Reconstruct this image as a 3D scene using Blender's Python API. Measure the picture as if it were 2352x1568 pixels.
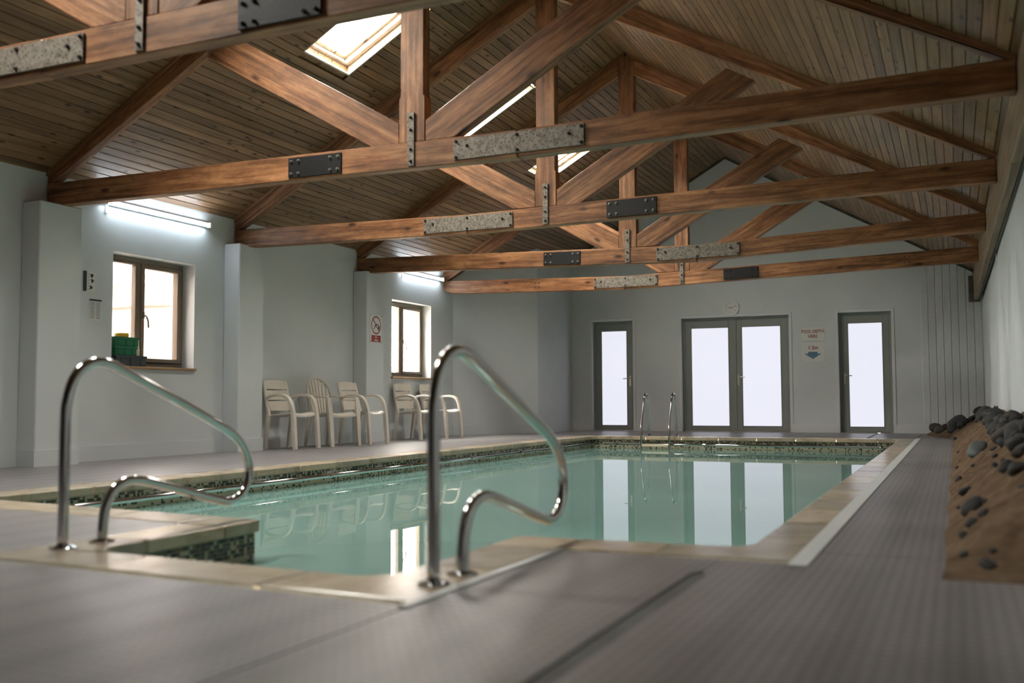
import bpy, math, random
from mathutils import Vector, Matrix
random.seed(7)

# ------------------------------------------------------------------ camera, sky, exposure
S = bpy.context.scene
C = S.collection
for o in list(bpy.data.objects):
    bpy.data.objects.remove(o)
F_PX, VPY, ROLL, CAM_H = 2287.0, (2196.0, 916.0), -0.004, 0.58
_d = Vector((VPY[0]-1176, -(VPY[1]-784), -F_PX)).normalized()
_up = Vector((1, -ROLL, 0)).cross(_d).normalized()
if _up.y < 0: _up = -_up
_x = _d.cross(_up)
cam_data = bpy.data.cameras.new('camera')
cam_data.sensor_width = 36.0
cam_data.lens = 36.0*F_PX/2352.0
cam_data.clip_start = 0.05
cam_data.dof.use_dof = True
cam_data.dof.focus_distance = 12.5
cam_data.dof.aperture_fstop = 1.5
cam = bpy.data.objects.new('camera', cam_data)
C.objects.link(cam)
cam.matrix_world = Matrix(((_x.x, _x.y, _x.z, 0.0), (_d.x, _d.y, _d.z, 0.0), (_up.x, _up.y, _up.z, CAM_H), (0, 0, 0, 1)))
S.camera = cam

SKY = 58.0
world = bpy.data.worlds.new('overcast_sky'); S.world = world
world.use_nodes = True
bg = world.node_tree.nodes['Background']
bg.inputs['Color'].default_value = (1.0, 0.975, 0.95, 1)
bg.inputs['Strength'].default_value = SKY
# CIE overcast sky: zenith three times as bright as the horizon, dim ground below it
_nt = world.node_tree
_tc = _nt.nodes.new('ShaderNodeTexCoord'); _sx = _nt.nodes.new('ShaderNodeSeparateXYZ'); _cr = _nt.nodes.new('ShaderNodeValToRGB')
_mr = _nt.nodes.new('ShaderNodeMapRange'); _mr.inputs['From Min'].default_value = -1.0
_e = _cr.color_ramp.elements
_e[0].position = 0.49; _e[0].color = (0.20, 0.19, 0.18, 1)
_e[1].position = 0.51; _e[1].color = (0.36, 0.34, 0.32, 1)
_e.new(1.0).color = (1.0, 0.95, 0.88, 1)
_nt.links.new(_tc.outputs['Generated'], _sx.inputs[0]); _nt.links.new(_sx.outputs['Z'], _mr.inputs['Value']); _nt.links.new(_mr.outputs[0], _cr.inputs[0]); _nt.links.new(_cr.outputs[0], bg.inputs['Color'])
S.view_settings.view_transform = 'Standard'
S.view_settings.look = 'None'
S.view_settings.gamma = 1.0
S.view_settings.use_curve_mapping = False
S.view_settings.exposure = 1.12

# ------------------------------------------------------------------ main dimensions (metres)
XL, XP = -7.85, -7.62            # left wall plane, pilaster face
YB, YF = 18.25, -2.6             # back wall, wall behind the camera
XRIDGE, ZR, SLOPE = -3.79, 5.08, 0.57
def zroof(x): return ZR - SLOPE*abs(x-XRIDGE)
def xwall(y): return 0.505 - 0.0039*(y-6)      # right wall, a touch out of square
def xeave(y): return 0.405 - 0.0078*(y-6)
TRUSS_Y = [4.05, 6.75, 9.45, 12.12, 14.8]
SKYL = [(2.55, 3.35), (5.22, 6.02), (7.87, 8.67), (10.63, 11.43), (13.42, 14.22)]
SX0, SX1 = -5.72, -4.76
WATER = -0.19

# ------------------------------------------------------------------ helpers
WLOC = {}
def wl(o):
    return WLOC.get(o.name, Vector((0, 0, 0))) if o else Vector((0, 0, 0))
def tag(o, label=None, cat=None, group=None, kind=None):
    if label: o['label'] = label
    if cat: o['category'] = cat
    if group: o['group'] = group
    if kind: o['kind'] = kind
    return o
def root(name, loc, label=None, cat=None, group=None, kind=None, rz=0):
    o = bpy.data.objects.new(name, None); C.objects.link(o)
    o.empty_display_size = 0.1
    o.location = loc; o.rotation_euler = (0, 0, rz)
    WLOC[o.name] = Vector(loc)
    return tag(o, label, cat, group, kind)
def copy_tree(o, parent=None):
    c = o.copy(); C.objects.link(c); c.parent = parent
    for ch in list(o.children): copy_tree(ch, c)
    return c

class MB:
    def __init__(s): s.v = []; s.f = []; s.m = []
    def add(s, vs, fs, mi=0):
        b = len(s.v); s.v += [tuple(p) for p in vs]
        for f in fs: s.f.append(tuple(i+b for i in f)); s.m.append(mi)
        return s
    def box(s, x0, x1, y0, y1, z0, z1, mi=0):
        v = [(x0,y0,z0),(x1,y0,z0),(x1,y1,z0),(x0,y1,z0),(x0,y0,z1),(x1,y0,z1),(x1,y1,z1),(x0,y1,z1)]
        return s.add(v, [(3,2,1,0),(4,5,6,7),(0,1,5,4),(1,2,6,5),(2,3,7,6),(3,0,4,7)], mi)
    def obox(s, c, ax, ay, az, hx, hy, hz, mi=0):
        c = Vector(c); v = []
        for k in (-1, 1):
            for a, b in ((-1,-1),(1,-1),(1,1),(-1,1)):
                v.append(c+ax*hx*a+ay*hy*b+az*hz*k)
        return s.add(v, [(3,2,1,0),(4,5,6,7),(0,1,5,4),(1,2,6,5),(2,3,7,6),(3,0,4,7)], mi)
    def prism(s, poly, fn, a, b, mi=0):
        # poly: 2d points; fn(u, v, w) -> 3d; w runs a..b
        n = len(poly)
        v = [fn(p[0], p[1], a) for p in poly] + [fn(p[0], p[1], b) for p in poly]
        f = [tuple(range(n-1, -1, -1)), tuple(range(n, 2*n))]
        for i in range(n):
            j = (i+1) % n; f.append((i, j, n+j, n+i))
        return s.add(v, f, mi)
    def tube(s, path, r, n=12, caps=True, mi=0, flat=None, side=None):
        path = [Vector(p) for p in path]; m = len(path); rings = []
        rr = r if isinstance(r, (list, tuple)) else [r]*m
        up = None
        for i, p in enumerate(path):
            t = (path[min(i+1, m-1)]-path[max(i-1, 0)]).normalized()
            if up is None:
                up = Vector(side) if side else (Vector((0, 0, 1)) if abs(t.z) < .9 else Vector((1, 0, 0)))
            a = up - t*up.dot(t)
            if a.length < 1e-5: a = t.orthogonal()
            a.normalize(); up = a; b = t.cross(a)
            k = flat if flat else 1.0
            rings.append([p + a*(rr[i]*math.cos(2*math.pi*j/n)) + b*(rr[i]*k*math.sin(2*math.pi*j/n)) for j in range(n)])
        v = [q for R in rings for q in R]; f = []
        for i in range(m-1):
            for j in range(n):
                k2 = (j+1) % n
                f.append((i*n+j, i*n+k2, (i+1)*n+k2, (i+1)*n+j))
        if caps:
            f.append(tuple(range(n-1, -1, -1))); f.append(tuple(range((m-1)*n, m*n)))
        return s.add(v, f, mi)
    def band(s, path, w, t, side, mi=0):
        # rectangular strip swept along a path; w half-width along `side`, t half-thickness
        path = [Vector(p) for p in path]; side = Vector(side).normalized(); m = len(path)
        ws = w if isinstance(w, (list, tuple)) else [w]*m
        ts = t if isinstance(t, (list, tuple)) else [t]*m
        v = []
        for i, p in enumerate(path):
            tg = (path[min(i+1, m-1)]-path[max(i-1, 0)]).normalized()
            nn = tg.cross(side).normalized()
            for a, b in ((-1,-1),(1,-1),(1,1),(-1,1)):
                v.append(p+side*ws[i]*a+nn*ts[i]*b)
        f = [(3,2,1,0), tuple(range((m-1)*4, m*4))]
        for i in range(m-1):
            for j in range(4):
                k = (j+1) % 4
                f.append((i*4+j, i*4+k, i*4+4+k, i*4+4+j))
        return s.add(v, f, mi)
    def lathe(s, prof, fn, n=24, mi=0):
        # prof: (r, h); fn(x, y, h) -> 3d
        v = []; f = []
        for r, h in prof:
            for j in range(n):
                a = 2*math.pi*j/n; v.append(fn(r*math.cos(a), r*math.sin(a), h))
        for i in range(len(prof)-1):
            for j in range(n):
                k = (j+1) % n; f.append((i*n+j, i*n+k, (i+1)*n+k, (i+1)*n+j))
        f.append(tuple(range(n-1, -1, -1))); f.append(tuple(range((len(prof)-1)*n, len(prof)*n)))
        return s.add(v, f, mi)
    def build(s, name, mats, parent=None, rot=None, bevel=0, smooth=False, origin=None, seg=1, local=False):
        mats = mats if isinstance(mats, (list, tuple)) else [mats]
        R = rot.to_3x3() if rot else Matrix.Identity(3)
        pts = [Vector(p) for p in s.v]
        if local:
            o0 = Vector((0, 0, 0))
        elif origin is not None: o0 = Vector(origin)
        else:
            lo = [min(p[i] for p in pts) for i in range(3)]; hi = [max(p[i] for p in pts) for i in range(3)]
            o0 = Vector([(lo[i]+hi[i])/2 for i in range(3)])
        Ri = R.transposed()
        me = bpy.data.meshes.new(name)
        me.from_pydata([tuple(Ri @ (p-o0)) for p in pts], [], s.f)
        for m in mats: me.materials.append(m)
        if len(mats) > 1: me.polygons.foreach_set('material_index', s.m)
        if smooth:
            me.polygons.foreach_set('use_smooth', [True]*len(me.polygons))
        me.validate(); me.update()
        ob = bpy.data.objects.new(name, me); C.objects.link(ob)
        if parent: ob.parent = parent
        base = Vector((0, 0, 0)) if local else (o0 - (wl(parent) if parent else Vector((0, 0, 0))))
        ob.matrix_basis = Matrix.Translation(base) @ R.to_4x4()
        WLOC[ob.name] = o0 if not local else wl(parent)
        if bevel:
            b = ob.modifiers.new('bevel', 'BEVEL'); b.width = bevel; b.segments = seg; b.limit_method = 'ANGLE'; b.angle_limit = math.radians(40)
        return ob
def mb(): return MB()
def fix_normals(ob):
    import bmesh
    bm = bmesh.new(); bm.from_mesh(ob.data); bmesh.ops.recalc_face_normals(bm, faces=bm.faces); bm.to_mesh(ob.data); bm.free()
    return ob
def autosmooth(ob, ang=35):
    ob.data.polygons.foreach_set('use_smooth', [True]*len(ob.data.polygons))
    try: ob.data.set_sharp_from_angle(angle=math.radians(ang))
    except Exception: pass
    return ob
def XZ(y0):  # truss plane
    return lambda u, v, w: (u, w, v)

# ------------------------------------------------------------------ materials
M = {}
def new_mat(name):
    m = bpy.data.materials.new(name); m.use_nodes = True
    nt = m.node_tree; b = nt.nodes['Principled BSDF']; M[name] = m
    return m, nt, b
def N(nt, t, **kw):
    n = nt.nodes.new(t)
    for k, v in kw.items():
        if k in n.inputs: n.inputs[k].default_value = v
        else: setattr(n, k, v)
    return n
def ramp(nt, stops):
    r = nt.nodes.new('ShaderNodeValToRGB'); e = r.color_ramp.elements
    while len(e) < len(stops): e.new(0.5)
    for i, (p, c) in enumerate(stops):
        e[i].position = p; e[i].color = (c[0], c[1], c[2], 1) if not isinstance(c, float) else (c, c, c, 1)
    return r
def coords(nt, scale, rnd=True):
    tc = N(nt, 'ShaderNodeTexCoord'); mp = N(nt, 'ShaderNodeMapping'); mp.inputs['Scale'].default_value = scale
    nt.links.new(tc.outputs['Object'], mp.inputs['Vector'])
    if rnd:
        oi = N(nt, 'ShaderNodeObjectInfo'); mu = N(nt, 'ShaderNodeMath', operation='MULTIPLY'); mu.inputs[1].default_value = 57.0
        nt.links.new(oi.outputs['Random'], mu.inputs[0])
        cb = N(nt, 'ShaderNodeCombineXYZ')
        for i in range(3): nt.links.new(mu.outputs[0], cb.inputs[i])
        nt.links.new(cb.outputs[0], mp.inputs['Location'])
    return mp
def plain(name, col, rough=0.5, metal=0.0, spec=None, var=0.0, scale=6.0, bump=0.0, bscale=60.0, coat=0.0):
    m, nt, b = new_mat(name)
    b.inputs['Base Color'].default_value = (*col, 1); b.inputs['Roughness'].default_value = rough; b.inputs['Metallic'].default_value = metal
    if spec is not None: b.inputs['Specular IOR Level'].default_value = spec
    if coat: b.inputs['Coat Weight'].default_value = coat
    if var:
        mp = coords(nt, (1, 1, 1)); no = N(nt, 'ShaderNodeTexNoise', Scale=scale, Detail=5.0, Roughness=0.6)
        nt.links.new(mp.outputs[0], no.inputs['Vector'])
        r = ramp(nt, [(0.3, [c*(1-var) for c in col]), (0.7, [min(1, c*(1+var)) for c in col])])
        nt.links.new(no.outputs['Fac'], r.inputs[0]); nt.links.new(r.outputs[0], b.inputs['Base Color'])
    if bump:
        mp = coords(nt, (1, 1, 1)); no = N(nt, 'ShaderNodeTexNoise', Scale=bscale, Detail=4.0)
        nt.links.new(mp.outputs[0], no.inputs['Vector'])
        bp = N(nt, 'ShaderNodeBump', Strength=bump, Distance=0.01)
        nt.links.new(no.outputs['Fac'], bp.inputs['Height']); nt.links.new(bp.outputs[0], b.inputs['Normal'])
    return m
def wood(name, light, mid, dark, rough=0.45, grain=(1.2, 22, 22), knot=True, tint=0.35, knot_scale=(1.6, 7.0, 7.0), spec=0.4, bump=0.25, kpos=(0.10, 0.17), keep=0.3, blotch=0.0):
    """grain runs along local X"""
    m, nt, b = new_mat(name); L = nt.links.new
    b.inputs['Roughness'].default_value = rough; b.inputs['Specular IOR Level'].default_value = spec
    mp = coords(nt, grain)
    n1 = N(nt, 'ShaderNodeTexNoise', Scale=1.0, Detail=6.0, Roughness=0.65, Distortion=0.6); L(mp.outputs[0], n1.inputs['Vector'])
    r1 = ramp(nt, [(0.30, dark), (0.47, mid), (0.68, light)]); L(n1.outputs['Fac'], r1.inputs[0])
    mp2 = coords(nt, (0.8, 3.0, 3.0)); n2 = N(nt, 'ShaderNodeTexNoise', Scale=1.6, Detail=3.0); L(mp2.outputs[0], n2.inputs['Vector'])
    r2 = ramp(nt, [(0.3, (0.62,)*3), (0.7, (1.1,)*3)]); L(n2.outputs['Fac'], r2.inputs[0])
    mx = N(nt, 'ShaderNodeMix', data_type='RGBA', blend_type='MULTIPLY'); mx.inputs['Factor'].default_value = 0.8
    L(r1.outputs[0], mx.inputs['A']); L(r2.outputs[0], mx.inputs['B']); out = mx.outputs['Result']
    if knot:
        mp3 = coords(nt, knot_scale); vo = N(nt, 'ShaderNodeTexVoronoi', Scale=1.0); L(mp3.outputs[0], vo.inputs['Vector'])
        r3 = ramp(nt, [(kpos[0], (0.13, 0.09, 0.07)), (kpos[1], (1.0,)*3)]); L(vo.outputs['Distance'], r3.inputs[0])
        mk = N(nt, 'ShaderNodeMix', data_type='RGBA', blend_type='MULTIPLY')
        sp = N(nt, 'ShaderNodeSeparateColor'); L(vo.outputs['Color'], sp.inputs[0])
        gt = N(nt, 'ShaderNodeMath', operation='GREATER_THAN'); gt.inputs[1].default_value = keep; L(sp.outputs[0], gt.inputs[0])
        ml = N(nt, 'ShaderNodeMath', operation='MULTIPLY'); ml.inputs[1].default_value = 0.9; L(gt.outputs[0], ml.inputs[0]); L(ml.outputs[0], mk.inputs['Factor'])
        L(out, mk.inputs['A']); L(r3.outputs[0], mk.inputs['B']); out = mk.outputs['Result']
    if blotch:
        mp5 = coords(nt, (3.5, 9.0, 9.0)); n5 = N(nt, 'ShaderNodeTexNoise', Scale=1.0, Detail=7.0, Roughness=0.75); L(mp5.outputs[0], n5.inputs['Vector'])
        r5 = ramp(nt, [(0.32, (1-blotch,)*3), (0.52, (1.0,)*3), (0.72, (1+blotch*.7,)*3)]); L(n5.outputs['Fac'], r5.inputs[0])
        m5 = N(nt, 'ShaderNodeMix', data_type='RGBA', blend_type='MULTIPLY'); m5.inputs['Factor'].default_value = 1.0
        L(out, m5.inputs['A']); L(r5.outputs[0], m5.inputs['B']); out = m5.outputs['Result']
    oi = N(nt, 'ShaderNodeObjectInfo')
    r4 = ramp(nt, [(0.0, (1-tint,)*3), (0.5, (1.0, 0.98, 0.95)), (1.0, (1+tint*0.6, 1+tint*0.55, 1+tint*0.5))]); L(oi.outputs['Random'], r4.inputs[0])
    mt = N(nt, 'ShaderNodeMix', data_type='RGBA', blend_type='MULTIPLY'); mt.inputs['Factor'].default_value = 1.0
    L(out, mt.inputs['A']); L(r4.outputs[0], mt.inputs['B'])
    L(mt.outputs['Result'], b.inputs['Base Color'])
    bp = N(nt, 'ShaderNodeBump', Strength=bump, Distance=0.006); L(n1.outputs['Fac'], bp.inputs['Height']); L(bp.outputs[0], b.inputs['Normal'])
    return m

wood('beam_wood', (0.46, 0.225, 0.105), (0.265, 0.112, 0.046), (0.085, 0.034, 0.016), rough=0.5, tint=0.18, kpos=(0.10, 0.22), knot_scale=(3.0, 8.0, 8.0), keep=0.72, blotch=0.45)
wood('plank_wood', (0.37, 0.222, 0.122), (0.262, 0.148, 0.076), (0.150, 0.078, 0.039), rough=0.4, grain=(0.9, 30, 30), tint=0.26, knot_scale=(5.0, 13, 13), kpos=(0.12, 0.24), bump=0.12, keep=0.45, blotch=0.15)
wood('batten_wood', (0.34, 0.17, 0.075), (0.24, 0.11, 0.05), (0.14, 0.06, 0.03), rough=0.55, tint=0.15, knot=False)
wood('lining_wood', (0.88, 0.78, 0.66), (0.82, 0.68, 0.54), (0.68, 0.50, 0.36), rough=0.45, tint=0.1, knot_scale=(2, 9, 9))
wood('eave_wood', (0.33, 0.24, 0.16), (0.24, 0.165, 0.105), (0.13, 0.08, 0.05), rough=0.6, tint=0.1, knot=False, grain=(0.7, 26, 26))
wood('eave_dark_wood', (0.14, 0.12, 0.10), (0.09, 0.075, 0.06), (0.05, 0.04, 0.03), rough=0.7, tint=0.2, knot=False)
wood('sill_wood', (0.50, 0.33, 0.18), (0.40, 0.25, 0.13), (0.28, 0.16, 0.08), rough=0.4, tint=0.1, knot=False)
plain('wall_paint', (0.645, 0.68, 0.69), rough=0.55, var=0.04, scale=1.5, bump=0.08, bscale=90)
plain('board_paint', (0.64, 0.675, 0.685), rough=0.34, var=0.05, scale=3.0)
plain('trim_paint', (0.70, 0.72, 0.725), rough=0.4)
plain('door_frame', (0.26, 0.275, 0.255), rough=0.42)
plain('window_frame', (0.21, 0.165, 0.125), rough=0.4)
plain('gasket', (0.03, 0.03, 0.03), rough=0.6)
plain('chrome', (0.58, 0.58, 0.59), rough=0.10, metal=1.0)
plain('steel_satin', (0.62, 0.60, 0.54), rough=0.3, metal=0.9)
plain('dark_steel', (0.018, 0.017, 0.018), rough=0.42, metal=0.3, bump=0.15, bscale=40)
plain('bolt_steel', (0.30, 0.28, 0.25), rough=0.35, metal=0.8)
plain('bolt_dark', (0.05, 0.04, 0.035), rough=0.45, metal=0.6)
plain('resin', (0.68, 0.625, 0.55), rough=0.32, var=0.06, scale=8)
plain('resin_white', (0.66, 0.58, 0.49), rough=0.3, var=0.05, scale=8)
plain('white_plastic', (0.88, 0.88, 0.87), rough=0.35)
plain('paper', (0.72, 0.72, 0.70), rough=0.6)
plain('sign_face', (0.74, 0.745, 0.735), rough=0.35)
plain('ink_dark', (0.035, 0.035, 0.045), rough=0.6)
plain('ink_grey', (0.30, 0.30, 0.31), rough=0.6)
plain('ink_red', (0.36, 0.060, 0.045), rough=0.5)
plain('ink_maroon', (0.30, 0.085, 0.05), rough=0.5)
plain('ink_blue', (0.10, 0.205, 0.28), rough=0.5)
plain('green_plastic', (0.018, 0.16, 0.075), rough=0.3, var=0.15, scale=14)
plain('grey_plastic', (0.055, 0.065, 0.07), rough=0.4)
plain('yellow_plastic', (0.72, 0.42, 0.03), rough=0.35)
plain('cream_plastic', (0.72, 0.62, 0.45), rough=0.4)
plain('slab', (0.10, 0.10, 0.105), rough=0.6, var=0.2, scale=9)
plain('grout', (0.40, 0.37, 0.26), rough=0.7)
plain('mortar', (0.13, 0.10, 0.075), rough=0.8, var=0.2, scale=20)
plain('basin', (0.30, 0.56, 0.50), rough=0.5, var=0.05, scale=3)
plain('render_white', (0.62, 0.56, 0.53), rough=0.8, var=0.12, scale=1.4)
plain('concrete', (0.42, 0.37, 0.33), rough=0.9, var=0.2, scale=2.5)
plain('brown_stone', (0.34, 0.24, 0.17), rough=0.9, var=0.25, scale=4)
plain('slate', (0.09, 0.09, 0.10), rough=0.7, var=0.2, scale=3)
plain('sheet_metal', (0.46, 0.45, 0.50), rough=0.5)

def _galv():
    m, nt, b = new_mat('galvanised'); L = nt.links.new
    b.inputs['Metallic'].default_value = 0.3; b.inputs['Roughness'].default_value = 0.55
    mp = coords(nt, (1, 1, 1)); vo = N(nt, 'ShaderNodeTexVoronoi', Scale=42.0); L(mp.outputs[0], vo.inputs['Vector'])
    no = N(nt, 'ShaderNodeTexNoise', Scale=24.0, Detail=5.0, Roughness=0.7); L(mp.outputs[0], no.inputs['Vector'])
    r1 = ramp(nt, [(0.12, (0.075, 0.055, 0.040)), (0.42, (0.235, 0.215, 0.19))]); L(vo.outputs['Distance'], r1.inputs[0])
    r2 = ramp(nt, [(0.35, (0.55, 0.48, 0.42)), (0.6, (1.08, 1.05, 1.0))]); L(no.outputs['Fac'], r2.inputs[0])
    mx = N(nt, 'ShaderNodeMix', data_type='RGBA', blend_type='MULTIPLY'); mx.inputs['Factor'].default_value = 1.0
    L(r1.outputs[0], mx.inputs['A']); L(r2.outputs[0], mx.inputs['B']); L(mx.outputs['Result'], b.inputs['Base Color'])
_galv()

def _coping():
    m, nt, b = new_mat('coping_stone'); L = nt.links.new
    b.inputs['Roughness'].default_value = 0.24; b.inputs['Specular IOR Level'].default_value = 0.5
    mp = coords(nt, (1, 1, 1)); no = N(nt, 'ShaderNodeTexNoise', Scale=5.0, Detail=7.0, Roughness=0.6, Distortion=0.8); L(mp.outputs[0], no.inputs['Vector'])
    r = ramp(nt, [(0.25, (0.25, 0.19, 0.13)), (0.45, (0.47, 0.385, 0.285)), (0.75, (0.60, 0.515, 0.41))]); L(no.outputs['Fac'], r.inputs[0])
    oi = N(nt, 'ShaderNodeObjectInfo'); r4 = ramp(nt, [(0, (0.70, 0.70, 0.72)), (1, (1.12, 1.08, 1.02))]); L(oi.outputs['Random'], r4.inputs[0])
    mx = N(nt, 'ShaderNodeMix', data_type='RGBA', blend_type='MULTIPLY'); mx.inputs['Factor'].default_value = 1.0
    L(r.outputs[0], mx.inputs['A']); L(r4.outputs[0], mx.inputs['B']); L(mx.outputs['Result'], b.inputs['Base Color'])
    bp = N(nt, 'ShaderNodeBump', Strength=0.15, Distance=0.008); L(no.outputs['Fac'], bp.inputs['Height']); L(bp.outputs[0], b.inputs['Normal'])
_coping()

def _mat():
    # ribbed tube matting: ribs along Y, cross bars along X
    m, nt, b = new_mat('matting'); L = nt.links.new
    b.inputs['Roughness'].default_value = 0.38; b.inputs['Specular IOR Level'].default_value = 0.5
    tc = N(nt, 'ShaderNodeNewGeometry')
    w1 = N(nt, 'ShaderNodeTexWave', wave_type='BANDS', bands_direction='X', Scale=9.0, Distortion=0.0); L(tc.outputs['Position'], w1.inputs['Vector'])
    w2 = N(nt, 'ShaderNodeTexWave', wave_type='BANDS', bands_direction='Y', Scale=6.0, Distortion=0.0); L(tc.outputs['Position'], w2.inputs['Vector'])
    mpl = N(nt, 'ShaderNodeMath', operation='MULTIPLY'); L(w1.outputs['Fac'], mpl.inputs[0]); L(w2.outputs['Fac'], mpl.inputs[1])
    no = N(nt, 'ShaderNodeTexNoise', Scale=0.9, Detail=4.0, Roughness=0.6); L(tc.outputs['Position'], no.inputs['Vector'])
    r1 = ramp(nt, [(0.0, (0.205, 0.190, 0.191)), (0.5, (0.300, 0.278, 0.279))]); L(mpl.outputs[0], r1.inputs[0])
    r2 = ramp(nt, [(0.3, (0.80, 0.80, 0.82)), (0.7, (1.06, 1.05, 1.04))]); L(no.outputs['Fac'], r2.inputs[0])
    # broad soft banding across the rolls
    w3 = N(nt, 'ShaderNodeTexWave', wave_type='BANDS', bands_direction='X', Scale=1.15, Distortion=1.2, Detail=1.0); L(tc.outputs['Position'], w3.inputs['Vector'])
    r3 = ramp(nt, [(0.0, (0.86, 0.86, 0.87)), (0.6, (1.03, 1.03, 1.03))]); L(w3.outputs['Fac'], r3.inputs[0])
    a = N(nt, 'ShaderNodeMix', data_type='RGBA', blend_type='MULTIPLY'); a.inputs['Factor'].default_value = 1.0
    L(r1.outputs[0], a.inputs['A']); L(r2.outputs[0], a.inputs['B'])
    c = N(nt, 'ShaderNodeMix', data_type='RGBA', blend_type='MULTIPLY'); c.inputs['Factor'].default_value = 1.0
    L(a.outputs['Result'], c.inputs['A']); L(r3.outputs[0], c.inputs['B'])
    L(c.outputs['Result'], b.inputs['Base Color'])
    bp = N(nt, 'ShaderNodeBump', Strength=0.2, Distance=0.004); L(mpl.outputs[0], bp.inputs['Height']); L(bp.outputs[0], b.inputs['Normal'])
_mat()

def _sand():
    m, nt, b = new_mat('sand'); L = nt.links.new
    b.inputs['Roughness'].default_value = 0.95; b.inputs['Specular IOR Level'].default_value = 0.1
    g = N(nt, 'ShaderNodeNewGeometry')
    no = N(nt, 'ShaderNodeTexNoise', Scale=5.0, Detail=8.0, Roughness=0.65); L(g.outputs['Position'], no.inputs['Vector'])
    r = ramp(nt, [(0.3, (0.090, 0.058, 0.038)), (0.5, (0.175, 0.115, 0.073)), (0.75, (0.27, 0.192, 0.130))]); L(no.outputs['Fac'], r.inputs[0])
    n2 = N(nt, 'ShaderNodeTexNoise', Scale=160.0, Detail=2.0); L(g.outputs['Position'], n2.inputs['Vector'])
    L(r.outputs[0], b.inputs['Base Color'])
    ad = N(nt, 'ShaderNodeMath', operation='ADD'); L(no.outputs['Fac'], ad.inputs[0]); L(n2.outputs['Fac'], ad.inputs[1])
    bp = N(nt, 'ShaderNodeBump', Strength=0.6, Distance=0.012); L(ad.outputs[0], bp.inputs['Height']); L(bp.outputs[0], b.inputs['Normal'])
_sand()
def _stone():
    m, nt, b = new_mat('stone'); L = nt.links.new
    b.inputs['Roughness'].default_value = 0.65
    mp = coords(nt, (1, 1, 1)); no = N(nt, 'ShaderNodeTexNoise', Scale=18.0, Detail=6.0, Roughness=0.7); L(mp.outputs[0], no.inputs['Vector'])
    r = ramp(nt, [(0.3, (0.55,)*3), (0.7, (1.25,)*3)]); L(no.outputs['Fac'], r.inputs[0])
    oi = N(nt, 'ShaderNodeObjectInfo')
    r4 = ramp(nt, [(0, (0.028, 0.028, 0.032)), (0.5, (0.055, 0.050, 0.048)), (0.8, (0.048, 0.053, 0.060)), (1, (0.080, 0.058, 0.046))]); L(oi.outputs['Random'], r4.inputs[0])
    mx = N(nt, 'ShaderNodeMix', data_type='RGBA', blend_type='MULTIPLY'); mx.inputs['Factor'].default_value = 1.0
    L(r4.outputs[0], mx.inputs['A']); L(r.outputs[0], mx.inputs['B']); L(mx.outputs['Result'], b.inputs['Base Color'])
    bp = N(nt, 'ShaderNodeBump', Strength=0.4, Distance=0.01); L(no.outputs['Fac'], bp.inputs['Height']); L(bp.outputs[0], b.inputs['Normal'])
_stone()
plain('stone_pale', (0.36, 0.29, 0.23), rough=0.7, var=0.2, scale=15)
plain('stone_grey', (0.10, 0.112, 0.115), rough=0.6, var=0.25, scale=15)

def _tile(name, attr):
    m, nt, b = new_mat(name); L = nt.links.new
    b.inputs['Roughness'].default_value = 0.12
    stops = [(0.0, (0.035, 0.042, 0.050)), (0.26, (0.115, 0.105, 0.070)), (0.46, (0.20, 0.135, 0.075)), (0.62, (0.105, 0.125, 0.10)), (0.80, (0.52, 0.47, 0.34))]
    r = ramp(nt, stops); r.color_ramp.interpolation = 'CONSTANT'
    if attr:
        a = N(nt, 'ShaderNodeAttribute', attribute_name='shade'); L(a.outputs['Fac'], r.inputs[0])
    else:
        oi = N(nt, 'ShaderNodeObjectInfo'); L(oi.outputs['Random'], r.inputs[0])
    L(r.outputs[0], b.inputs['Base Color'])
_tile('tile_attr', True); _tile('tile_obj', False)

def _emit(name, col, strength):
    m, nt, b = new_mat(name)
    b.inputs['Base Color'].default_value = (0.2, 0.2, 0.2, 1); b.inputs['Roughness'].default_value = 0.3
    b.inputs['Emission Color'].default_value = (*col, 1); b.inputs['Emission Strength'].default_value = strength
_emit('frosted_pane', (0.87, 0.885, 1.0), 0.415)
_emit('lamp_tube', (0.78, 0.89, 1.0), 17.0)

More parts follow.
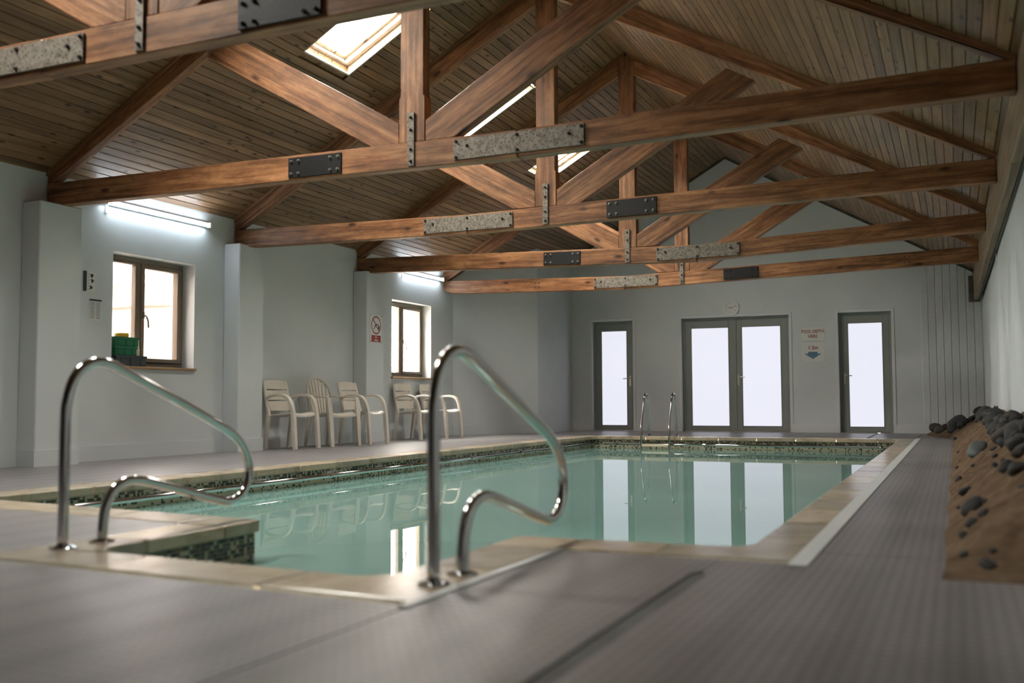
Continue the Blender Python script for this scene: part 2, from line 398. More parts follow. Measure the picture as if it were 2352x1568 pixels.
def _sheet():
    m = bpy.data.materials.new('canopy_sheet'); m.use_nodes = True; M['canopy_sheet'] = m
    nt = m.node_tree; nt.nodes.clear(); L = nt.links.new
    out = N(nt, 'ShaderNodeOutputMaterial'); df = N(nt, 'ShaderNodeBsdfDiffuse'); df.inputs[0].default_value = (0.55, 0.53, 0.55, 1)
    tl = N(nt, 'ShaderNodeBsdfTranslucent'); tl.inputs[0].default_value = (0.14, 0.133, 0.135, 1); ad = N(nt, 'ShaderNodeAddShader')
    L(df.outputs[0], ad.inputs[0]); L(tl.outputs[0], ad.inputs[1]); L(ad.outputs[0], out.inputs[0])
_sheet()
def _glass():
    m = bpy.data.materials.new('clear_glass'); m.use_nodes = True; M['clear_glass'] = m
    nt = m.node_tree; nt.nodes.clear(); L = nt.links.new
    out = N(nt, 'ShaderNodeOutputMaterial'); tr = N(nt, 'ShaderNodeBsdfTransparent'); tr.inputs[0].default_value = (0.93, 0.95, 0.94, 1)
    gl = N(nt, 'ShaderNodeBsdfGlossy'); gl.inputs['Roughness'].default_value = 0.02
    fr = N(nt, 'ShaderNodeFresnel', IOR=1.45); mx = N(nt, 'ShaderNodeMixShader')
    ge = N(nt, 'ShaderNodeNewGeometry'); mr = N(nt, 'ShaderNodeMapRange'); mr.inputs['To Min'].default_value = 1.45; mr.inputs['To Max'].default_value = 1/1.45
    L(ge.outputs['Backfacing'], mr.inputs['Value']); L(mr.outputs[0], fr.inputs['IOR'])   # same reflectance on both faces of the thin pane
    L(fr.outputs[0], mx.inputs[0]); L(tr.outputs[0], mx.inputs[1]); L(gl.outputs[0], mx.inputs[2]); L(mx.outputs[0], out.inputs[0])
_glass()
def _water():
    m = bpy.data.materials.new('water'); m.use_nodes = True; M['water'] = m
    nt = m.node_tree; nt.nodes.clear(); L = nt.links.new
    out = N(nt, 'ShaderNodeOutputMaterial'); tr = N(nt, 'ShaderNodeBsdfTransparent'); tr.inputs[0].default_value = (0.60, 0.86, 0.78, 1)
    df = N(nt, 'ShaderNodeBsdfDiffuse'); df.inputs[0].default_value = (0.38, 0.63, 0.58, 1)
    gl = N(nt, 'ShaderNodeBsdfGlossy'); gl.inputs['Roughness'].default_value = 0.012
    body = N(nt, 'ShaderNodeMixShader'); body.inputs[0].default_value = 0.58
    L(tr.outputs[0], body.inputs[1]); L(df.outputs[0], body.inputs[2])
    fr = N(nt, 'ShaderNodeFresnel', IOR=1.34); mx = N(nt, 'ShaderNodeMixShader')
    g = N(nt, 'ShaderNodeNewGeometry'); no = N(nt, 'ShaderNodeTexNoise', Scale=2.2, Detail=2.0); L(g.outputs['Position'], no.inputs['Vector'])
    bp = N(nt, 'ShaderNodeBump', Strength=0.006, Distance=0.02); L(no.outputs['Fac'], bp.inputs['Height'])
    L(bp.outputs[0], gl.inputs['Normal'])
    L(fr.outputs[0], mx.inputs[0]); L(body.outputs[0], mx.inputs[1]); L(gl.outputs[0], mx.inputs[2]); L(mx.outputs[0], out.inputs[0])
_water()

# ------------------------------------------------------------------ SETTING: floor
# pool outline (inner edge of the coping), counter-clockwise seen from above
POOL = [(-0.76, 4.0), (-0.76, 15.5), (-5.45, 15.5), (-5.45, 4.26), (-3.13, 4.02), (-3.12, 2.94), (-1.74, 2.86), (-1.74, 3.97)]
CW = 0.28
def floor_polys():
    yn = lambda x: 4.02-CW + (x+3.13)*(4.02-4.26)/(-3.13+5.45)*-1.0
    return [
        [(-8.3, YF), (-5.73, YF), (-5.73, YB+.25), (-8.3, YB+.25)],
        [(-5.73, 15.78), (-0.545, 15.78), (-0.545, YB+.25), (-5.73, YB+.25)],
        [(-0.545, YF), (0.75, YF), (0.75, YB+.25), (-0.545, YB+.25)],
        [(-5.73, YF), (-3.34, YF), (-3.34, 3.745), (-5.73, 3.985)],
        [(-3.34, YF), (-1.44, YF), (-1.44, 2.50), (-3.34, 2.63)],
        [(-1.44, YF), (-0.545, YF), (-0.545, 3.66), (-1.44, 3.66)],
    ]
b = mb()
for p in floor_polys(): b.prism(p, lambda u, v, w: (u, v, w), -0.25, -0.005)
floor = b.build('floor', M['slab']); tag(floor, kind='structure')
floor['label'] = 'dark slab under the pale grey ribbed poolside matting'
def mat_sheet(poly):
    return mb().prism(poly, lambda u, v, w: (u, v, w), -0.005, 0.0).build('mat_sheet', M['matting'], floor)
G = 0.006
mat_sheet([(-8.3, YF), (-5.73-G, YF), (-5.73-G, 5.5), (-8.3, 5.5)])
mat_sheet([(-8.3, 5.5+G), (-5.73-G, 5.5+G), (-5.73-G, 12.4), (-8.3, 12.4)])
mat_sheet([(-8.3, 12.4+G), (-5.73-G, 12.4+G), (-5.73-G, YB+.2), (-8.3, YB+.2)])
mat_sheet([(-5.73, 15.78), (-3.45, 15.78), (-3.45, YB+.2), (-5.73, YB+.2)])
mat_sheet([(-3.45+G, 15.78), (-1.25, 15.78), (-1.25, YB+.2), (-3.45+G, YB+.2)])
mat_sheet([(-1.20, 15.78), (-0.545, 15.78), (-0.545, YB+.2), (-1.20, YB+.2)])
mat_sheet([(-0.545+G, 9.75+G), (0.75, 9.75+G), (0.75, YB+.2), (-0.545+G, YB+.2)])
mat_sheet([(-0.545+G, 3.96+G), (0.75, 3.96+G), (0.75, 9.75), (-0.545+G, 9.75)])
mat_sheet([(-0.775, YF), (0.75, YF), (0.75, 3.96), (-0.545+G, 3.96), (-0.545+G, 3.66), (-0.806, 3.66), (-0.806, 3.40), (-0.775, 3.32)])
mat_sheet([(-1.44+G, YF), (-0.830, YF), (-0.830, 3.32), (-0.808, 3.40), (-0.808, 3.66), (-1.44+G, 3.66)])
mat_sheet([(-3.34+G, YF), (-1.44, YF), (-1.44, 2.50), (-3.34+G, 2.63)])
mat_sheet([(-5.73, YF), (-3.34, YF), (-3.34, 3.745), (-5.73, 3.985)])
o = mb().box(-0.555, -0.487, 3.60, 15.80, 0.0, 0.006).build('trim_1', M['trim_paint']); tag(o, 'white edging strip along the right hand pool coping', kind='structure')
o = mb().prism([(-1.455, 2.47), (-1.425, 2.47), (-1.405, 3.66), (-1.435, 3.66)], lambda u, v, w: (u, v, w), 0.0, 0.006).build('trim_2', M['trim_paint']); tag(o, 'pale edging strip beside the near handrail recess', kind='structure')

# ------------------------------------------------------------------ SETTING: walls
def wall_with_holes(b, x0, x1, y0, y1, ztop, holes):
    ys = sorted({y0, y1, *[h[0] for h in holes], *[h[1] for h in holes]})
    for a, c in zip(ys[:-1], ys[1:]):
        hh = [h for h in holes if h[0] <= a and h[1] >= c]
        if hh:
            h = hh[0]
            b.box(x0, x1, a, c, -0.2, h[2]); b.box(x0, x1, a, c, h[3], ztop)
        else: b.box(x0, x1, a, c, -0.2, ztop)
WINS = [(7.60, 8.80, 0.955, 2.13), (13.12, 14.37, 0.955, 2.14)]
b = mb(); wall_with_holes(b, XL-0.35, XL, YF-.2, YB+.3, 2.80, WINS)
wall_left = b.build('wall_left', M['wall_paint']); tag(wall_left, 'pale grey painted side wall with pilasters and deep windows', kind='structure')
for y0, y1 in ((1.0, 1.5), (3.75, 4.25), (6.50, 6.99), (9.29, 9.74), (12.05, 12.52)):
    mb().box(XL, XP, y0, y1, 0, 2.44).build('pilaster', M['wall_paint'], wall_left, bevel=0.01)
# angled full-height block in the far left corner
b = mb(); cor = [(-7.86, 15.14), (-6.86, 16.55), (-6.84, YB), (-7.86, YB)]
v = [(x, y, 0) for x, y in cor] + [(x, y, zroof(x)+.02) for x, y in cor]
b.add(v, [(0,1,5,4), (1,2,6,5), (2,3,7,6), (3,0,4,7), (4,5,6,7), (3,2,1,0)])
o = b.build('wall_corner', M['wall_paint']); tag(o, 'full height angled wall block in the far left corner', kind='structure')

DOORS = [(-6.42, -5.60, 2.10), (-4.66, -2.70, 2.10), (-1.86, -0.985, 2.10)]
b = mb(); T = 0.30
xs = [-8.2]
for x0, x1, zt in DOORS: xs += [x0, x1]
xs.append(0.9)
def gable(b, xa, xc, z0):
    pts = [(xa, z0), (xc, z0), (xc, zroof(xc)+.05)]
    if xa < XRIDGE < xc: pts.append((XRIDGE, ZR+.05))
    pts.append((xa, zroof(xa)+.05))
    b.prism(pts, lambda u, v, w: (u, w, v), YB, YB+T)
for i, (a, c) in enumerate(zip(xs[:-1], xs[1:])):
    door = [d for d in DOORS if d[0] == a]
    gable(b, a, c, door[0][2] if door else -0.2)
wall_back = fix_normals(b.build('wall_back', M['wall_paint'])); tag(wall_back, 'pale grey painted gable wall with three glazed doors', kind='structure')
# vertical boarding at the right end of the gable wall
x = -0.51; k = 0
while x < 0.47:
    w = min(0.118, 0.47-x)
    h = zroof(x+w)-0.02
    mb().prism([(x+.002, YB), (x+w-.002, YB), (x+w-.002, YB-.012), (x+w-.009, YB-.018), (x+.009, YB-.018), (x+.002, YB-.012)], lambda u, v, w_: (u, v, w_), 0.15, h).build('board', M['board_paint'], wall_back)
    x += 0.118
# right wall with vertical boards
b = mb()
b.add([(xwall(YF), YF, -.2), (xwall(YB), YB+.3, -.2), (xwall(YB)+.3, YB+.3, -.2), (xwall(YF)+.3, YF, -.2),
       (xwall(YF), YF, 2.66), (xwall(YB), YB+.3, 2.66), (xwall(YB)+.3, YB+.3, 2.5), (xwall(YF)+.3, YF, 2.5)],
      [(3,2,1,0),(4,5,6,7),(0,1,5,4),(1,2,6,5),(2,3,7,6),(3,0,4,7)])
wall_right = fix_normals(b.build('wall_right', M['board_paint'])); tag(wall_right, 'white boarded wall above the sand bank on the right', kind='structure')
src = None; y = 4.0
while y < YB-.05:
    if src is None:
        src = mb().prism([(-.058, 0), (.058, 0), (.058, -.012), (.050, -.018), (-.050, -.018), (-.058, -.012)], lambda u, v, w: (v, u, w), 0.0, 2.60).build('board', M['board_paint'], wall_right, origin=(0, 0, 0))
        brd = src
    else:
        brd = src.copy(); C.objects.link(brd); brd.parent = wall_right
    brd.location = Vector((xwall(y+.06), y+.06, 0)) - wl(wall_right)
    y += 0.12
o = mb().box(-8.3, 0.9, YF-.25, YF, -.2, 5.3).build('wall_front', M['eave_dark_wood']); tag(o, 'unseen wall behind the viewpoint, made dark to cut bounced light', kind='structure')  # dark boarding chosen to reduce light bouncing onto the foreground
# baseboards
def skirt(b, p, q, side, h=0.15, t=0.014):
    p = Vector((*p, 0)); q = Vector((*q, 0)); d = (q-p).normalized(); n = Vector((side[0], side[1], 0))
    c = (p+q)/2 + n*t/2 + Vector((0, 0, h/2))
    b.obox(c, d, n, Vector((0, 0, 1)), (q-p).length/2, t/2, h/2)
b = mb(); py = 4.25
skirt(b, (XL, YF), (XL, 1.0), (1, 0)); skirt(b, (XL, 1.5), (XL, 3.75), (1, 0))
for y0, y1 in ((3.75, 4.25), (6.50, 6.99), (9.29, 9.74), (12.05, 12.52)):
    if y0 > py: skirt(b, (XL, py), (XL, y0), (1, 0))
    skirt(b, (XP, y0), (XP, y1), (1, 0)); skirt(b, (XL, y0), (XP+.014, y0), (0, -1))
    py = y1
skirt(b, (XL, 12.52), (XL, 15.13), (1, 0))
d = Vector((1.0, 1.41, 0)).normalized(); skirt(b, (-7.85, 15.15), (-6.86, 16.55), (d.y, -d.x))
skirt(b, (-6.855, 16.55), (-6.84, YB), (1, 0))
o = b.build('baseboard_left', M['wall_paint']); tag(o, 'painted skirting along the window wall', kind='structure')
b = mb()
for a, c in ((-6.84, -6.42), (-5.60, -4.66), (-2.70, -1.86), (-0.985, 0.46)): skirt(b, (a, YB), (c, YB), (0, -1), h=0.148, t=0.02)
o = b.build('baseboard_back', M['trim_paint']); tag(o, 'pale skirting between the glazed doors', kind='structure')

# ------------------------------------------------------------------ SETTING: roof boarding with skylight openings
rot_L = Matrix.Rotation(-math.atan(SLOPE), 4, 'Y'); rot_R = Matrix.Rotation(math.atan(SLOPE), 4, 'Y')
cosr = math.cos(math.atan(SLOPE)); YE = YB+.02
b = mb()
def deck(b, xa, xc, y0, y1):
    za, zc = zroof(xa)+.03, zroof(xc)+.03
    b.add([(xa,y0,za),(xc,y0,zc),(xc,y1,zc),(xa,y1,za),(xa,y0,za+.12),(xc,y0,zc+.12),(xc,y1,zc+.12),(xa,y1,za+.12)],
          [(3,2,1,0),(4,5,6,7),(0,1,5,4),(1,2,6,5),(2,3,7,6),(3,0,4,7)])
ycuts = [YF-.2] + [v for s in SKYL for v in s] + [YE+.3]
deck(b, -8.4, SX0, YF-.2, YE+.3); deck(b, SX1, XRIDGE, YF-.2, YE+.3); deck(b, XRIDGE, 1.0, YF-.2, YE+.3)
for i in range(0, len(ycuts), 2): deck(b, SX0, SX1, ycuts[i], ycuts[i+1])
ceiling = fix_normals(b.build('ceiling', M['plank_wood'])); tag(ceiling, 'boarded timber roof slopes with knotty tongue and groove planks', kind='structure')
PW = 0.092                                        # plank pitch along the slope
DX = PW*cosr
plank_cache = {}
def plank(xm, y0, y1, side):
    ln = round(y1-y0, 3); h = PW/2-.0014
    R = rot_L if side < 0 else rot_R
    rz = R @ Matrix.Rotation(math.pi/2, 4, 'Z')
    key = ln
    prof = [(-h, .0), (-h, -.008), (-h+.0045, -.014), (h-.0045, -.014), (h, -.008), (h, .0)]
    if key not in plank_cache:
        bb = mb().prism(prof, lambda u, v, w: (w, u, v), -ln/2, ln/2)
        ob = bb.build('plank', M['plank_wood'], ceiling, local=True); plank_cache[key] = ob
    else:
        ob = plank_cache[key].copy(); C.objects.link(ob); ob.parent = ceiling
    ob.matrix_basis = Matrix.Translation(Vector((xm, (y0+y1)/2, zroof(xm)+.013*0+.012)) - wl(ceiling)) @ rz
    return ob
n = int((XRIDGE-(XL-.02))/DX)+1
for i in range(n):
    xm = XRIDGE - DX*(i+.5)
    if xm+DX/2 > SX0+.01 and xm-DX/2 < SX1-.01:
        for j in range(0, len(ycuts), 2): plank(xm, max(ycuts[j], YF), min(ycuts[j+1], YE), -1)
    else:
        plank(xm, YF, YE, -1)
n = int((0.62-XRIDGE)/DX)+1
for i in range(n): plank(XRIDGE + DX*(i+.5), YF, YE, 1)
# dark cover strip where the boards meet the gable
b = mb()
for s_ in (-1, 1):
    xe = XL if s_ < 0 else 0.46
    p, q = Vector((XRIDGE, YB-.015, ZR-.025)), Vector((xe, YB-.015, zroof(xe)-.025))
    d = (q-p).normalized(); b.obox((p+q)/2, d, Vector((0, 1, 0)), d.cross(Vector((0, 1, 0))), (q-p).length/2, .014, .022)
o = b.build('trim_3', M['eave_dark_wood']); tag(o, 'dark bead between roof boards and gable wall', kind='structure')

# skylights
def lmat(y0, y1, i):
    r = root('window_%d' % (i+3), ((SX0+SX1)/2, (y0+y1)/2, zroof((SX0+SX1)/2)), kind='structure')
    r['label'] = 'timber lined skylight in the left hand roof slope'
    U = Vector((1, 0, SLOPE)).normalized(); V = Vector((0, 1, 0)); W = U.cross(V)   # W up and outward
    if W.z < 0: W = -W
    hl = (SX1-SX0)/2/cosr; hw = (y1-y0)/2; c = Vector(r.location)
    D = 0.15
    for a in (-1, 1):
        mb().obox(c+U*a*(hl-.009)+W*D/2, U, V, W, .009, hw, D/2).build('lining_board', M['lining_wood'], r)
        ob = mb().obox(c+V*a*(hw-.009)+W*D/2, U, V, W, hl-.018, .009, D/2).build('lining_board', M['lining_wood'], r, rot=rot_L)
    for nm, off, wd, hh in (('frame', 0.018, .03, .035), ('sash', 0.052, .032, .028)):
        b = mb(); zc = D-.035 if nm == 'frame' else D+.01
        for a in (-1, 1):
            b.obox(c+U*a*(hl-off-wd)+W*zc, U, V, W, wd, hw-off, hh)
            b.obox(c+V*a*(hw-off-wd)+W*zc, U, V, W, hl-off, wd, hh)
        b.build(nm, M['lining_wood'], r, bevel=.004)
    mb().obox(c+U*(hl-.13)+W*(D-.03), U, V, W, .008, hw-.12, .008).build('vent_bar', M['steel_satin'], r)
    mb().obox(c+W*(D+.012), U, V, W, hl-.10, hw-.10, .004).build('pane', M['clear_glass'], r)
    return c+W*(D+.05), W, hl, hw
for i, (y0, y1) in enumerate(SKYL):
    c, W, hl, hw = lmat(y0, y1, i)
    ld = bpy.data.lights.new('skylight_portal', 'AREA'); ld.shape = 'RECTANGLE'; ld.size = 2*hl; ld.size_y = 2*hw
    ld.cycles.is_portal = True
    lo = bpy.data.objects.new('skylight_portal', ld); C.objects.link(lo)
    lo.matrix_world = Matrix.Translation(c) @ rot_L

# ------------------------------------------------------------------ SETTING: left windows
def left_window(i, y0, y1, z0, z1, open_right=True):
    r = root('window_%d' % i, (XL-.2, (y0+y1)/2, z0), kind='structure')
    r['label'] = 'brown framed two light window in a deep white reveal'
    xg0, xg1 = XL-.24, XL-.17
    f = .055
    b = mb(); b.box(xg0, xg1, y0, y1, z1-f, z1); b.box(xg0, xg1, y0, y1, z0, z0+f)
    b.box(xg0, xg1, y0, y0+f, z0+f, z1-f); b.box(xg0, xg1, y1-f, y1, z0+f, z1-f)
    ym = y0+(y1-y0)*.44; b.box(xg0, xg1, ym-.028, ym+.028, z0+f, z1-f)
    b.build('frame', M['window_frame'], r, bevel=.005)
    for a, c, nm in ((y0+f, ym-.028, 'fixed_light'), (ym+.028, y1-f, 'casement')):
        s = .045 if nm == 'casement' else .022
        b = mb(); xa, xb = xg0+.01, xg1+(.016 if nm == 'casement' else .004)
        b.box(xa, xb, a, c, z1-f-s, z1-f); b.box(xa, xb, a, c, z0+f, z0+f+s)
        b.box(xa, xb, a, a+s, z0+f+s, z1-f-s); b.box(xa, xb, c-s, c, z0+f+s, z1-f-s)
        sash = b.build(nm, M['window_frame'], r, bevel=.004)
        mb().box(xg0+.03, xg0+.038, a+s*.7, c-s*.7, z0+f+s*.7, z1-f-s*.7).build('pane', M['clear_glass'], sash)
        if nm == 'casement':
            zm = (z0+z1)/2-.03
            h = mb().box(xb, xb+.014, a+.008, a+.034, zm-.03, zm+.04)
            h.tube([(xb+.012, a+.02, zm), (xb+.04, a+.02, zm), (xb+.046, a+.035, zm-.02), (xb+.046, a+.055, zm-.07), (xb+.046, a+.058, zm-.13)], .009, 8)
            h.build('handle', M['window_frame'], sash, smooth=False)
    sl = mb().box(XL-.17, XL+.035, y0-.02, y1+.02, z0-.028, z0).build('sill_board', M['sill_wood'], r, rot=Matrix.Rotation(math.pi/2, 4, 'Z'), bevel=.006)
    ld = bpy.data.lights.new('window_portal', 'AREA'); ld.shape = 'RECTANGLE'; ld.size = z1-z0; ld.size_y = y1-y0
    ld.cycles.is_portal = True
    lo = bpy.data.objects.new('window_portal', ld); C.objects.link(lo)
    lo.matrix_world = Matrix.Translation((XL-.30, (y0+y1)/2, (z0+z1)/2)) @ Matrix.Rotation(-math.pi/2, 4, 'Y')
left_window(1, *WINS[0]); left_window(2, *WINS[1])

# ------------------------------------------------------------------ SETTING: glazed doors
def handle(b, x, z, y, side):
    b.box(x-.017, x+.017, y-.010, y, z-.15, z+.05)
    b.tube([(x, y-.008, z), (x, y-.05, z), (x+side*.02, y-.056, z), (x+side*.125, y-.056, z-.008)], .009, 8)
def leaf(r, x0, x1, zt, hside, y0, with_handle=True, stile=.115):
    z0, z1 = .012, zt
    b = mb(); bt = .085; tp = .135
    b.box(x0, x0+stile, y0, y0+.06, z0, z1); b.box(x1-stile, x1, y0, y0+.06, z0, z1)
    b.box(x0+stile, x1-stile, y0, y0+.06, z1-tp, z1); b.box(x0+stile, x1-stile, y0, y0+.06, z0, z0+bt)
    lf = b.build('leaf', M['door_frame'], r, bevel=.004)
    g = mb(); e = .010
    for a in ((x0+stile, x0+stile+e, z0+bt, z1-tp), (x1-stile-e, x1-stile, z0+bt, z1-tp), (x0+stile, x1-stile, z0+bt, z0+bt+e), (x0+stile, x1-stile, z1-tp-e, z1-tp)):
        g.box(a[0], a[1], y0-.004, y0+.02, a[2], a[3])
    g.build('glazing_bead', M['door_frame'], lf)
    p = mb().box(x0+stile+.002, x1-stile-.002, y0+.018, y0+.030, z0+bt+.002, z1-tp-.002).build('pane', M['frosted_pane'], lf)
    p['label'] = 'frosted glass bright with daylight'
    if with_handle:
        hx = x0+stile*.42 if hside > 0 else x1-stile*.42
        b = mb(); handle(b, hx, 1.0, y0, hside)
        h = b.build('handle', M['steel_satin'], lf); h['label'] = 'brushed steel lever handle on a long plate'
def door_frame(r, x0, x1, zt, yd):
    b = mb(); e = .045
    b.box(x0, x0+e, yd, yd+.075, 0, zt); b.box(x1-e, x1, yd, yd+.075, 0, zt); b.box(x0+e, x1-e, yd, yd+.075, zt-e, zt)
    b.build('frame', M['door_frame'], r, bevel=.004)
    mb().box(x0, x1, yd-.01, yd+.09, 0.0, .012).build('threshold', M['steel_satin'], r)
    return e
lab = ['narrow dark framed glazed door at the left of the gable wall', 'pair of dark framed glazed doors beneath the clock', 'dark framed glazed door right of the depth notice']
for i, (x0, x1, zt) in enumerate(DOORS):
    yd = YB+.10
    r = root('door_%d' % (i+1), ((x0+x1)/2, yd, 0), kind='structure'); r['label'] = lab[i]
    e = door_frame(r, x0, x1, zt, yd)
    if i == 1:
        xm = (x0+x1)/2
        leaf(r, x0+e, xm-.003, zt-e, -1, yd+.005, with_handle=False); leaf(r, xm+.003, x1-e, zt-e, 1, yd+.005)
        mb().box(xm-.022, xm+.022, yd-.006, yd+.006, .012, zt-e).build('meeting_strip', M['door_frame'], r, bevel=.003)
    else:
        leaf(r, x0+e, x1-e, zt-e, -1 if i == 0 else 1, yd+.005, stile=.105)
    # pale architrave round the opening
    b = mb(); a = .05
    b.box(x0-a, x0, YB-.012, YB, .148, zt+a); b.box(x1, x1+a, YB-.012, YB, .148, zt+a); b.box(x0, x1, YB-.012, YB, zt, zt+a)
    o = b.build('trim_%d' % (i+4), M['trim_paint'], bevel=.003); tag(o, 'pale architrave round the ' + ('left glazed door', 'double glazed doors', 'right glazed door')[i], kind='structure')

# ------------------------------------------------------------------ roof trusses
ZT0 = 2.425
TR = [  # sag point (x, bottom z), right end bottom z, light plate, dark plate, strap x
    dict(sag=(-4.77, 2.475), L=2.50, Rr=2.50, light=(-5.48, -4.43), dark=(-3.345, -2.83), strap=-4.02, lab='nearest roof truss, only its tie beam showing at the top left'),
    dict(sag=(-2.95, 2.405), L=2.44, Rr=2.47, light=(-3.486, -2.42), dark=(-5.035, -4.515), strap=-3.865, lab='second roof truss from the viewpoint, its long tie beam crossing the whole picture'),
    dict(sag=(-4.72, 2.365), L=2.42, Rr=2.45, light=(-5.25, -4.19), dark=(-3.155, -2.64), strap=-3.82, lab='middle roof truss, third of five from the viewpoint'),
    dict(sag=(-2.88, 2.295), L=2.42, Rr=2.44, light=(-3.396, -2.355), dark=(-4.928, -4.415), strap=-3.775, lab='fourth roof truss from the viewpoint, one before the farthest'),
    dict(sag=(-4.65, 2.305), L=2.385, Rr=2.44, light=(-5.162, -4.138), dark=(-3.122, -2.608), strap=-3.757, lab='farthest roof truss, nearest the gable wall with the doors'),
]
TD, TH = 0.12, 0.205           # timber thickness along Y, tie depth
def rotx(dx, dz): return Matrix.Rotation(-math.atan2(dz, dx), 4, 'Y')
def plate(r, name, x0, x1, zf, hh, y, mat, bolts, bmat, lab):
    x0c, x1c = x0, x1; za, zb = zf(x0), zf(x1)
    d = Vector((x1-x0, 0, zb-za)).normalized(); n = Vector((0, 0, 1)) if abs(d.z) < 1e-6 else d.cross(Vector((0, -1, 0))).normalized()
    if n.z < 0: n = -n
    c = Vector(((x0+x1)/2, y-.006, (za+zb)/2)); hl = (x1-x0)/2
    p = mb().obox(c, d, Vector((0, 1, 0)), n, hl, .007, hh).build(name, mat, r, bevel=.002); p['label'] = lab
    for u, w in bolts:
        q = c + d*(hl*u) + n*(hh*w) - Vector((0, .007, 0))
        mb().lathe([(.014, 0), (.014, .004), (.0095, .0045), (.0095, .014), (.006, .017)], lambda a, b_, h: (q.x+a, q.y-h, q.z+b_), 8).build('bolt', bmat, p)
def truss(i):
    y0 = TRUSS_Y[i]; y1 = y0+TD; t = TR[i]
    sx, sz = t['sag']; xr = xeave(y0)-.004 ; xl = XL+.02 if i < 4 else XL+.01
    def zb(x):
        if x < sx: return t['L'] + (sz-t['L'])*(x-xl)/(sx-xl)
        return sz + (t['Rr']-sz)*(x-sx)/(xr-sx)
    r = root('roof_truss', ((xl+xr)/2, (y0+y1)/2, sz), t['lab'], 'truss', 'timber roof trusses')
    fn = lambda u, v, w: (u, w, v)
    W = M['beam_wood']
    # tie beam, two timbers scarfed under the galvanised plate
    cut = .10
    pl = [(xl, zb(xl)+.05), (xl+.16, zb(xl+.16)), (sx-.01, sz), (sx-.01, sz+TH), (xl, zb(xl)+TH+.01)]
    ob = fix_normals(mb().prism(pl, fn, y0, y1).build('tie_beam', W, r, rot=rotx(sx-xl, sz-t['L']), bevel=.006)); ob['label'] = 'left half of the tie beam'
    pl = [(sx+.0, sz), (xr, zb(xr)), (xr, zb(xr)+TH), (sx+.0, sz+TH)]
    ob = fix_normals(mb().prism(pl, fn, y0+.002, y1-.002).build('tie_beam', W, r, rot=rotx(xr-sx, t['Rr']-sz), bevel=.006)); ob['label'] = 'right half of the tie beam'
    kx = t['strap']; zt = zb(kx)+TH
    zu = lambda x: zroof(x)-.26          # underside of rafters
    # king post with widened foot
    zap = ZR-.06
    pl = [(kx-.118, zt), (kx+.118, zt), (kx+.118, zt+.36), (kx+.105, zt+.37), (kx+.105, zap), (kx-.105, zap), (kx-.105, zt+.37), (kx-.118, zt+.36)]
    fix_normals(mb().prism(pl, fn, y0+.006, y1-.01).build('king_post', W, r, rot=Matrix.Rotation(math.pi/2, 4, 'Y'), bevel=.006))
    for s in (-1, 1):
        xe = XL+.01 if s < 0 else xr
        x_in = kx+s*.105
        pl = [(x_in, zu(x_in)), (xe, max(zu(xe), zb(xe)+TH-.02)), (xe, zroof(xe)-.045), (x_in, zroof(x_in)-.045)]
        if s < 0: pl = pl[::-1]
        fix_normals(mb().prism(pl, fn, y0+.012, y1-.012).build('rafter', W, r, rot=rotx(1, -s*SLOPE), bevel=.006))
        pl = [(kx+s*.02, zroof(kx+s*.02)-.045), (xe, zroof(xe)-.045), (xe, zroof(xe)+.0), (kx+s*.02, zroof(kx+s*.02)+.0)]
        if s < 0: pl = pl[::-1]
        fix_normals(mb().prism(pl, fn, y0-.006, y1+.02).build('packing_board', M['batten_wood'], r, rot=rotx(1, -s*SLOPE)))
        # strut from king post foot to mid rafter
        a0 = Vector((kx+s*.118, zt+.165)); a1 = Vector((kx+s*1.95, 0)); a1.y = a0.y + .575*(a1.x-a0.x)*s
        lo0 = Vector((kx+s*.118, zt)); lo1 = Vector((kx+s*.37, zt)); lo2 = Vector((kx+s*2.14, 0)); lo2.y = zt + .575*(lo2.x-lo1.x)*s
        e1 = (kx+s*2.16, zu(kx+s*2.16)+.02); e0 = (kx+s*1.9, zu(kx+s*1.9)+.03)
        # intersect upper and lower edges with the rafter underside
        def hit(px, pz):
            # z = pz + .575*(d-px'), rafter z = ZR-.26-SLOPE*d_r
            d0 = s*(px-kx)
            dk = (ZR-.26 - SLOPE*s*(kx-XRIDGE) - pz + .575*d0)/(.575+SLOPE)
            return (kx+s*dk, pz+.575*(dk-d0))
        h_up = hit(a0.x, a0.y); h_lo = hit(lo1.x, lo1.y)
        pl = [tuple(lo0), tuple(lo1), (h_lo[0], h_lo[1]+.01), (h_up[0], h_up[1]+.01), tuple(a0)]
        if s < 0: pl = pl[::-1]
        fix_normals(mb().prism(pl, fn, y0+.010, y1-.014).build('strut', W, r, rot=rotx(1, s*.575), bevel=.006))
    # plates
    pc = lambda x: zb(x)+TH*.50
    plate(r, 'splice_plate', *t['light'], pc, .080, y0, M['galvanised'], [(-.96,.78),(-.96,-.78),(-.78,.25),(0,.72),(0,-.72),(.78,.2),(.96,.75),(.96,-.75)], M['bolt_dark'], 'mottled galvanised splice plate')
    plate(r, 'dark_plate', *t['dark'], pc, .084, y0, M['dark_steel'], [(-.88,.62),(-.88,-.62),(-.6,.62),(-.6,-.62),(.6,.62),(.6,-.62),(.88,.62),(.88,-.62)], M['bolt_steel'] if i in (1, 2, 3) else M['bolt_dark'], 'black painted steel plate')
    z0s, z1s = zb(kx)+.015, zt+.235
    p = mb().box(kx-.03, kx+.03, y0-.012, y0+.002, z0s, z1s).build('strap', M['galvanised'], r, bevel=.002); p['label'] = 'vertical galvanised strap'
    for zz in (z0s+.035, z0s+.13, z1s-.14, z1s-.04):
        mb().lathe([(.013, 0), (.013, .004), (.009, .0045), (.009, .013), (.006, .016)], lambda a, b_, h: (kx+a, y0-.012-h, zz+b_), 8).build('bolt', M['bolt_dark'], p)
